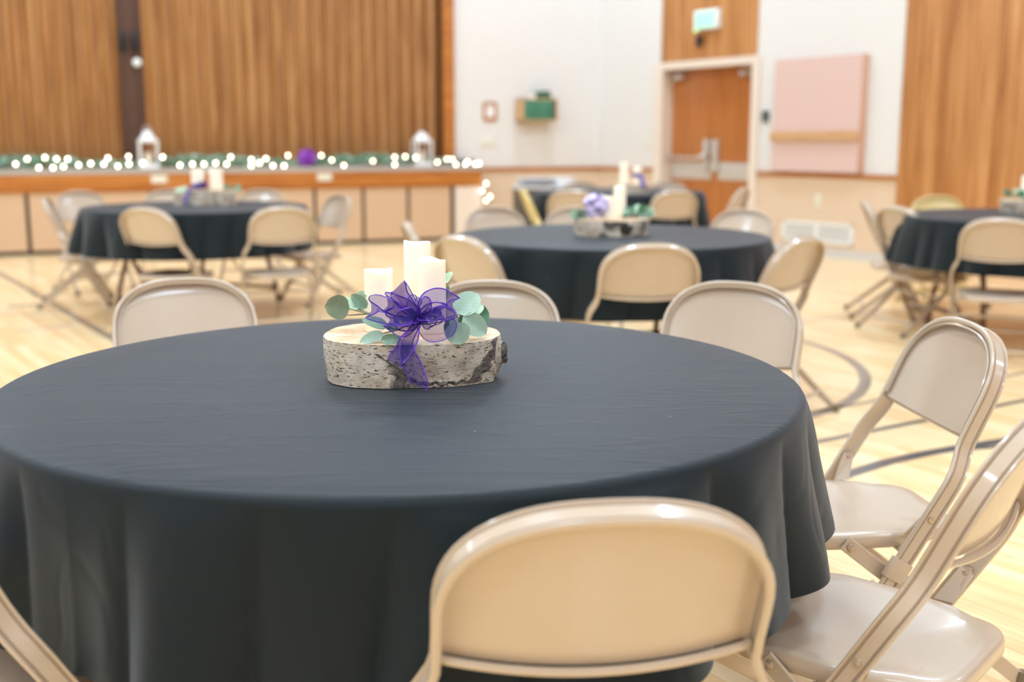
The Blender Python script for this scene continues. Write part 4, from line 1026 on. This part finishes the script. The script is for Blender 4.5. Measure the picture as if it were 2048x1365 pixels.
# far left table: pale birch rounds
GL = 'birch logs on the far left table'
log_slab('birch_log', 'white birch round with candles at the centre of the far left table', (-2.62, 9.62, ZT), .3, .14, .11, .125, M['bark_white'], 21)
log_slab('birch_log', 'white birch round at the right of the far left table arrangement', (-2.43, 9.58, ZT), .9, .085, .08, .115, M['bark_white'], 25)
log_slab('birch_log', 'small white birch piece at the left of the far left table arrangement', (-2.80, 9.50, ZT), .5, .045, .045, .10, M['bark_white'], 27)
candle((-2.665, 9.60, ZT+.127), .052, .17, 'ivory candle wrapped with a violet ribbon on the far left table', 1, GF)
candle((-2.515, 9.62, ZT+.127), .056, .175, 'ivory candle right of the ribboned one on the far left table', 2, GF)
rb = tag(empty('violet_ribbon', (-2.665, 9.60, ZT+.135)), 'violet ribbon tied round the left candle on the far left table', 'ribbon')
mb = MB(); mb.lathe([(.054, 0), (.058, .004), (.058, .04), (.054, .044)], 24, cap=False); mb.build('band', M['ribbon_dk'], rb)
mb = MB(); P = [Vector((-.03, -.05, .02)), Vector((-.05, -.13, -.01)), Vector((-.055, -.15, -.06)), Vector((-.075, -.16, -.12))]
mb.add([v for p in P for v in (p-Vector((.014, 0, 0)), p+Vector((.014, 0, 0)))], [(i*2, i*2+1, i*2+3, i*2+2) for i in range(3)]); mb.build('tail', M['ribbon_dk'], rb)
kn = empty('bow_loops', (0, 0, 0)); bpy.data.objects.remove(kn)
puff(rb, .045, 9, M['ribbon_dk'], 6, 'ribbon_loop', .7)
for o in rb.children:
    if o.name.startswith('ribbon_loop'): o.location = (.045, -.055, .03)
quick_sprig((-2.40, 9.66, ZT+.12), 'eucalyptus sprig behind the right birch round on the far left table', 8, (.09, .04, .04), 15, (1, 2, 3))
quick_sprig((-2.80, 9.62, ZT+.10), 'pale eucalyptus sprig at the left of the ribboned candle', 5, (.05, .03, .04), 16, (0, 4))
# right table
log_slab('birch_log', 'grey birch slab with white knots on the right table at the picture edge', (3.93, 8.55, ZT), 0, .215, .15, .10, M['bark_white'], 33, lumps=((-2.7, .3, .02, .5, .5),))
candle((3.92, 8.60, ZT+.102), .045, .17, 'ivory candle on the right table at the picture edge', 3, GF)
quick_sprig((3.79, 8.50, ZT+.115), 'eucalyptus sprig with pale buds on the grey slab of the right table', 14, (.12, .05, .07), 21, (0, 2, 2, 4, 4))
# farthest table
log_slab('birch_log', 'grey birch slab on the farthest table', (1.23, 11.75, ZT), 0, .20, .14, .09, M['bark_white'], 41)
candle((1.165, 11.78, ZT+.092), .045, .22, 'left ivory candle on the farthest table', 3, GF)
candle((1.30, 11.76, ZT+.092), .045, .18, 'right ivory candle with an indigo ribbon on the farthest table', 4, GF)
rb = tag(empty('indigo_ribbon', (1.30, 11.76, ZT+.16)), 'indigo ribbon around the right candle on the farthest table', 'ribbon')
mb = MB(); mb.lathe([(.047, 0), (.051, .004), (.051, .04), (.047, .044)], 24, cap=False); mb.build('band', M['ribbon_dk'], rb)
mb = MB(); P = [Vector((.03, -.05, .02)), Vector((.04, -.13, -.03)), Vector((.045, -.17, -.10))]
mb.add([v for p in P for v in (p-Vector((.022, 0, 0)), p+Vector((.022, 0, 0)))], [(i*2, i*2+1, i*2+3, i*2+2) for i in range(2)]); mb.build('tail', M['ribbon_dk'], rb)

KM = Matrix.Translation((0, 0, CAM_H)) @ Matrix.Scale(KT, 4) @ Matrix.Translation((0, 0, -1.298))
bpy.context.view_layer.update()
for o in set(bpy.data.objects)-before:
    if o.parent is None: o.matrix_world = KM @ o.matrix_world

# ------------------------------------------------------------------ side stand with wrapped trays, left of the farthest table
st = tag(empty('storage_cart', (.31, 11.75, 0), .1), 'dark brown cart behind the yellowish edge-on chair near the far corner', 'cart')
mb = MB(); mb.box(-.28, .36, -.25, .25, .08, .70, bev=.01); mb.build('body', plain('dark_brown_laminate', srgb(84, 74, 62), .5), st)
mb = MB(); mb.box(-.30, .38, -.27, .27, .70, .73, bev=.006); mb.build('top', M['base_grey'], st)
for x_ in (-.22, .30):
    for y_ in (-.2, .2): mb = MB(); mb.lathe([(0, -.012), (.04, -.012), (.04, .012), (0, .012)], 14, (x_, y_, .04), axis=(1, 0, 0)); mb.box(x_-.018, x_+.018, y_-.02, y_+.02, .04, .085); mb.build('caster', M['black'], st)
for i, (dx, r_, z_, lab) in enumerate(((-.06, .21, .73, 'stack of white plates in clear wrap on the dark cart'), (.22, .13, .73, 'white lidded tub on the dark cart right of the plates'))):
    e = tag(empty('plate_stack' if i == 0 else 'plastic_tub', (.31+dx, 11.76, z_)), lab, ('plates', 'tub')[i])
    if i == 0:
        for k in range(6): mb = MB(); mb.lathe([(0, 0), (r_*.6, 0), (r_, .014), (r_, .017), (r_*.6, .004), (0, .004)], 28, (0, 0, k*.012)); mb.build('plate', M['plasticwrap'], e)
    else:
        mb = MB(); mb.lathe([(0, 0), (r_*.85, 0), (r_, .07), (0, .07)], 24); mb.build('body', M['plasticwrap'], e); mb = MB(); mb.lathe([(0, .07), (r_*1.04, .07), (r_*1.04, .085), (0, .09)], 24); mb.build('lid', M['whiteplastic'], e)

# ------------------------------------------------------------------ stage decorations
def lantern(x, label, dome):
    e = tag(empty('lantern', M=at(F_STAGE, x, .17, ST)), label, 'lantern', 'white lanterns on the stage'); h = .30; r = .098
    mb = MB(); mb.box(-r-.01, r+.01, -r-.01, r+.01, 0, .05, bev=.006); mb.build('base', M['whiteplastic'], e)
    for sx in (-1, 1):
        for sy in (-1, 1): mb = MB(); mb.box(sx*r-.011, sx*r+.011, sy*r-.011, sy*r+.011, .05, h); mb.build('corner_post', M['whiteplastic'], e, False)
    mb = MB(); mb.box(-r-.014, r+.014, -r-.014, r+.014, h, h+.03, bev=.004)
    if dome: mb.lathe([(r+.01, h+.03), (r*.98, h+.06), (r*.8, h+.09), (r*.45, h+.115), (.02, h+.13), (.02, h+.14), (0, h+.14)], 20)
    else: mb.lathe([(r+.025, h+.02), (r*.9, h+.05), (r*.62, h+.10), (.035, h+.125), (.03, h+.14), (0, h+.145)], 20)
    mb.build('roof', M['whiteplastic'], e)
    mb = MB(); mb.tube([(-.045 if not dome else -.02, 0, h+.11), (-.045, 0, h+.15), (-.02, 0, h+.185), (.02, 0, h+.185), (.045, 0, h+.15), (.045 if not dome else .02, 0, h+.11)][:6], .004, 6) if not dome else mb.tube([(-.02, 0, h+.13), (0, 0, h+.15), (.02, 0, h+.13)], .004, 6); mb.build('handle', M['whiteplastic'], e)
    for sy in (-1, 1): mb = MB(); mb.box(-r+.01, r-.01, sy*r-.001, sy*r+.001, .05, h); mb.build('glass_pane', M['glass'], e, False)
    for sx in (-1, 1): mb = MB(); mb.box(sx*r-.001, sx*r+.001, -r+.01, r-.01, .05, h); mb.build('glass_pane', M['glass'], e, False)
    c_ = candle(Vector(), .04, .13, label.replace('lantern', 'lantern candle'), 2); c_.matrix_world = at(F_STAGE, x, .17, ST+.051)
    tag(c_, ('ivory candle inside the white lantern at the dark partition gap', 'ivory candle inside the white lantern near the stage end')[dome], 'candle', 'candles inside the lanterns')
lantern(1.675, 'white lantern with a ring handle on the stage in front of the dark partition gap', 0)
lantern(5.05, 'white lantern with a rounded roof on the stage near its right end', 1)
# garland along the stage
g = tag(empty('eucalyptus_garland', M=at(F_STAGE, 0, .24, ST)), 'long green eucalyptus garland lying along the stage edge', 'garland')
def ghump(x): return .03+.02*math.sin(x*2.1)+.015*math.sin(x*5.3+1)
mb = MB(); mb.tube([(x/8, .03*math.sin(x*.7), .02+ghump(x/8)*.3) for x in range(-18, 45)], .006, 6); mb.build('stem', M['stem'], g)
fol = MB(); r_ = random.Random(5); lm = leaf_mesh(.06, .045); nl = 3000
for k in range(nl):
    x = r_.uniform(-2.2, 5.55)
    if r_.random() < .4 and 1.45 < x < 1.9: continue
    dens = .55+.45*math.sin(x*3.1+.6)
    if r_.random() > .35+.65*dens: continue
    b = Vector((x, r_.uniform(-.09, .09), r_.uniform(.0, 1)*(.05+.075*dens)+.012))
    a, el = r_.uniform(0, 2*PI), r_.uniform(-.1, .9)
    X = Vector((math.cos(a)*math.cos(el), math.sin(a)*math.cos(el)*.7, abs(math.sin(el)))).normalized(); Z = Vector((r_.uniform(-.6, .6), -1, r_.uniform(0, 1))); Z = (Z-X*Z.dot(X)).normalized(); Y = Z.cross(X)
    s_ = r_.uniform(.7, 1.15); fol.cur = r_.choice((0, 1, 1, 2, 2, 3))
    # small 6-gon leaves keep it light
    pts = [(0, 0, 0), (.018, .02, .002), (.042, .021, 0), (.06, 0, -.006), (.042, -.021, 0), (.018, -.02, .002)]
    fol.add([b+(X*p[0]+Y*p[1]+Z*p[2])*s_ for p in pts], [(0, 1, 2, 3), (0, 3, 4, 5)])
tag(fol.build('foliage', M['leaf'][:5], g, False), kind='stuff')
# purple bow on the garland
e = tag(empty('ribbon_bow', M=at(F_STAGE, 3.55, .12, ST+.10)), 'round violet ribbon bow on the garland at the middle of the stage', 'bow')
puff(e, .115, 12, M['ribbon'], 34, 'ribbon_loop', .9)
mb = MB(); mb.ball((0, 0, 0), .045, 12, 8); mb.build('knot', M['ribbon'], e)
# dark box at the end of the stage
e = tag(empty('dark_case', M=at(F_STAGE, 5.66, .30, ST)), 'low dark case on the stage end by the white wall', 'case')
mb = MB(); mb.box(-.12, .12, -.08, .08, 0, .045, bev=.004); mb.build('base', M['darkgrey'], e); mb = MB(); mb.box(-.12, .12, -.08, .08, .047, .075, bev=.006); mb.build('lid', M['part_dark'], e)
# string lights
bulbs = [(.234, 1.026), (.358, 1.082), (.473, .985), (.544, 1.097), (.621, .983), (.665, 1.08), (.734, .994), (.783, 1.079), (.897, 1.01), (1.029, 1.026), (1.171, 1.019), (1.219, 1.088), (1.324, .994), (1.447, 1.104), (1.448, 1.017), (1.60, 1.03), (1.83, 1.096), (2.021, 1.0), (2.166, 1.011), (2.3, 1.01), (2.436, 1.021), (2.565, 1.008), (2.617, 1.091), (2.861, 1.06), (2.858, .987), (2.956, 1.017), (3.037, 1.071), (3.12, .985), (3.255, .978), (3.308, 1.106), (3.721, 1.104), (3.852, 1.047), (4.003, .978), (4.38, 1.031), (4.665, 1.08), (4.663, .985), (4.804, 1.085), (4.925, 1.072), (5.236, 1.012), (5.366, 1.05), (5.435, 1.05), (5.49, .975), (5.622, .984), (5.65, 1.016), (5.755, .98), (5.81, .988)]
bulbs = [(s_, max(z_, ST+.016)) for s_, z_ in bulbs]
e = tag(empty('string_lights', M=F_STAGE), 'string of warm fairy lights through the garland and down the stage end', 'lights')
bm_ = MB(); bm_.ball((0, 0, 0), .0125, 10, 6, (1, 1, 1.15)); bme = bm_.mesh('bulb', True, 80); bme.materials.append(M['bulb'])
path = [(-.5, .12, .99)]
for k, (s_, z_) in enumerate(bulbs):
    y_ = .10 if not (1.5 < s_ < 1.8 or 4.9 < s_ < 5.1) else .04
    inst('bulb', bme, e, Matrix.Translation((s_, y_, z_))); path.append((s_, y_, z_-.014))
path += [(5.84, .05, .985), (5.83, -.05, .96)]
for s_, z_ in ((5.847, .734), (5.791, .638), (5.902, .564), (5.846, .513)):
    inst('bulb', bme, e, Matrix.Translation((s_, -.06, z_))); path.append((s_, -.05, z_))
mb = MB(); mb.tube(path, .0014, 5); mb.build('cord', M['cordgreen'], e)
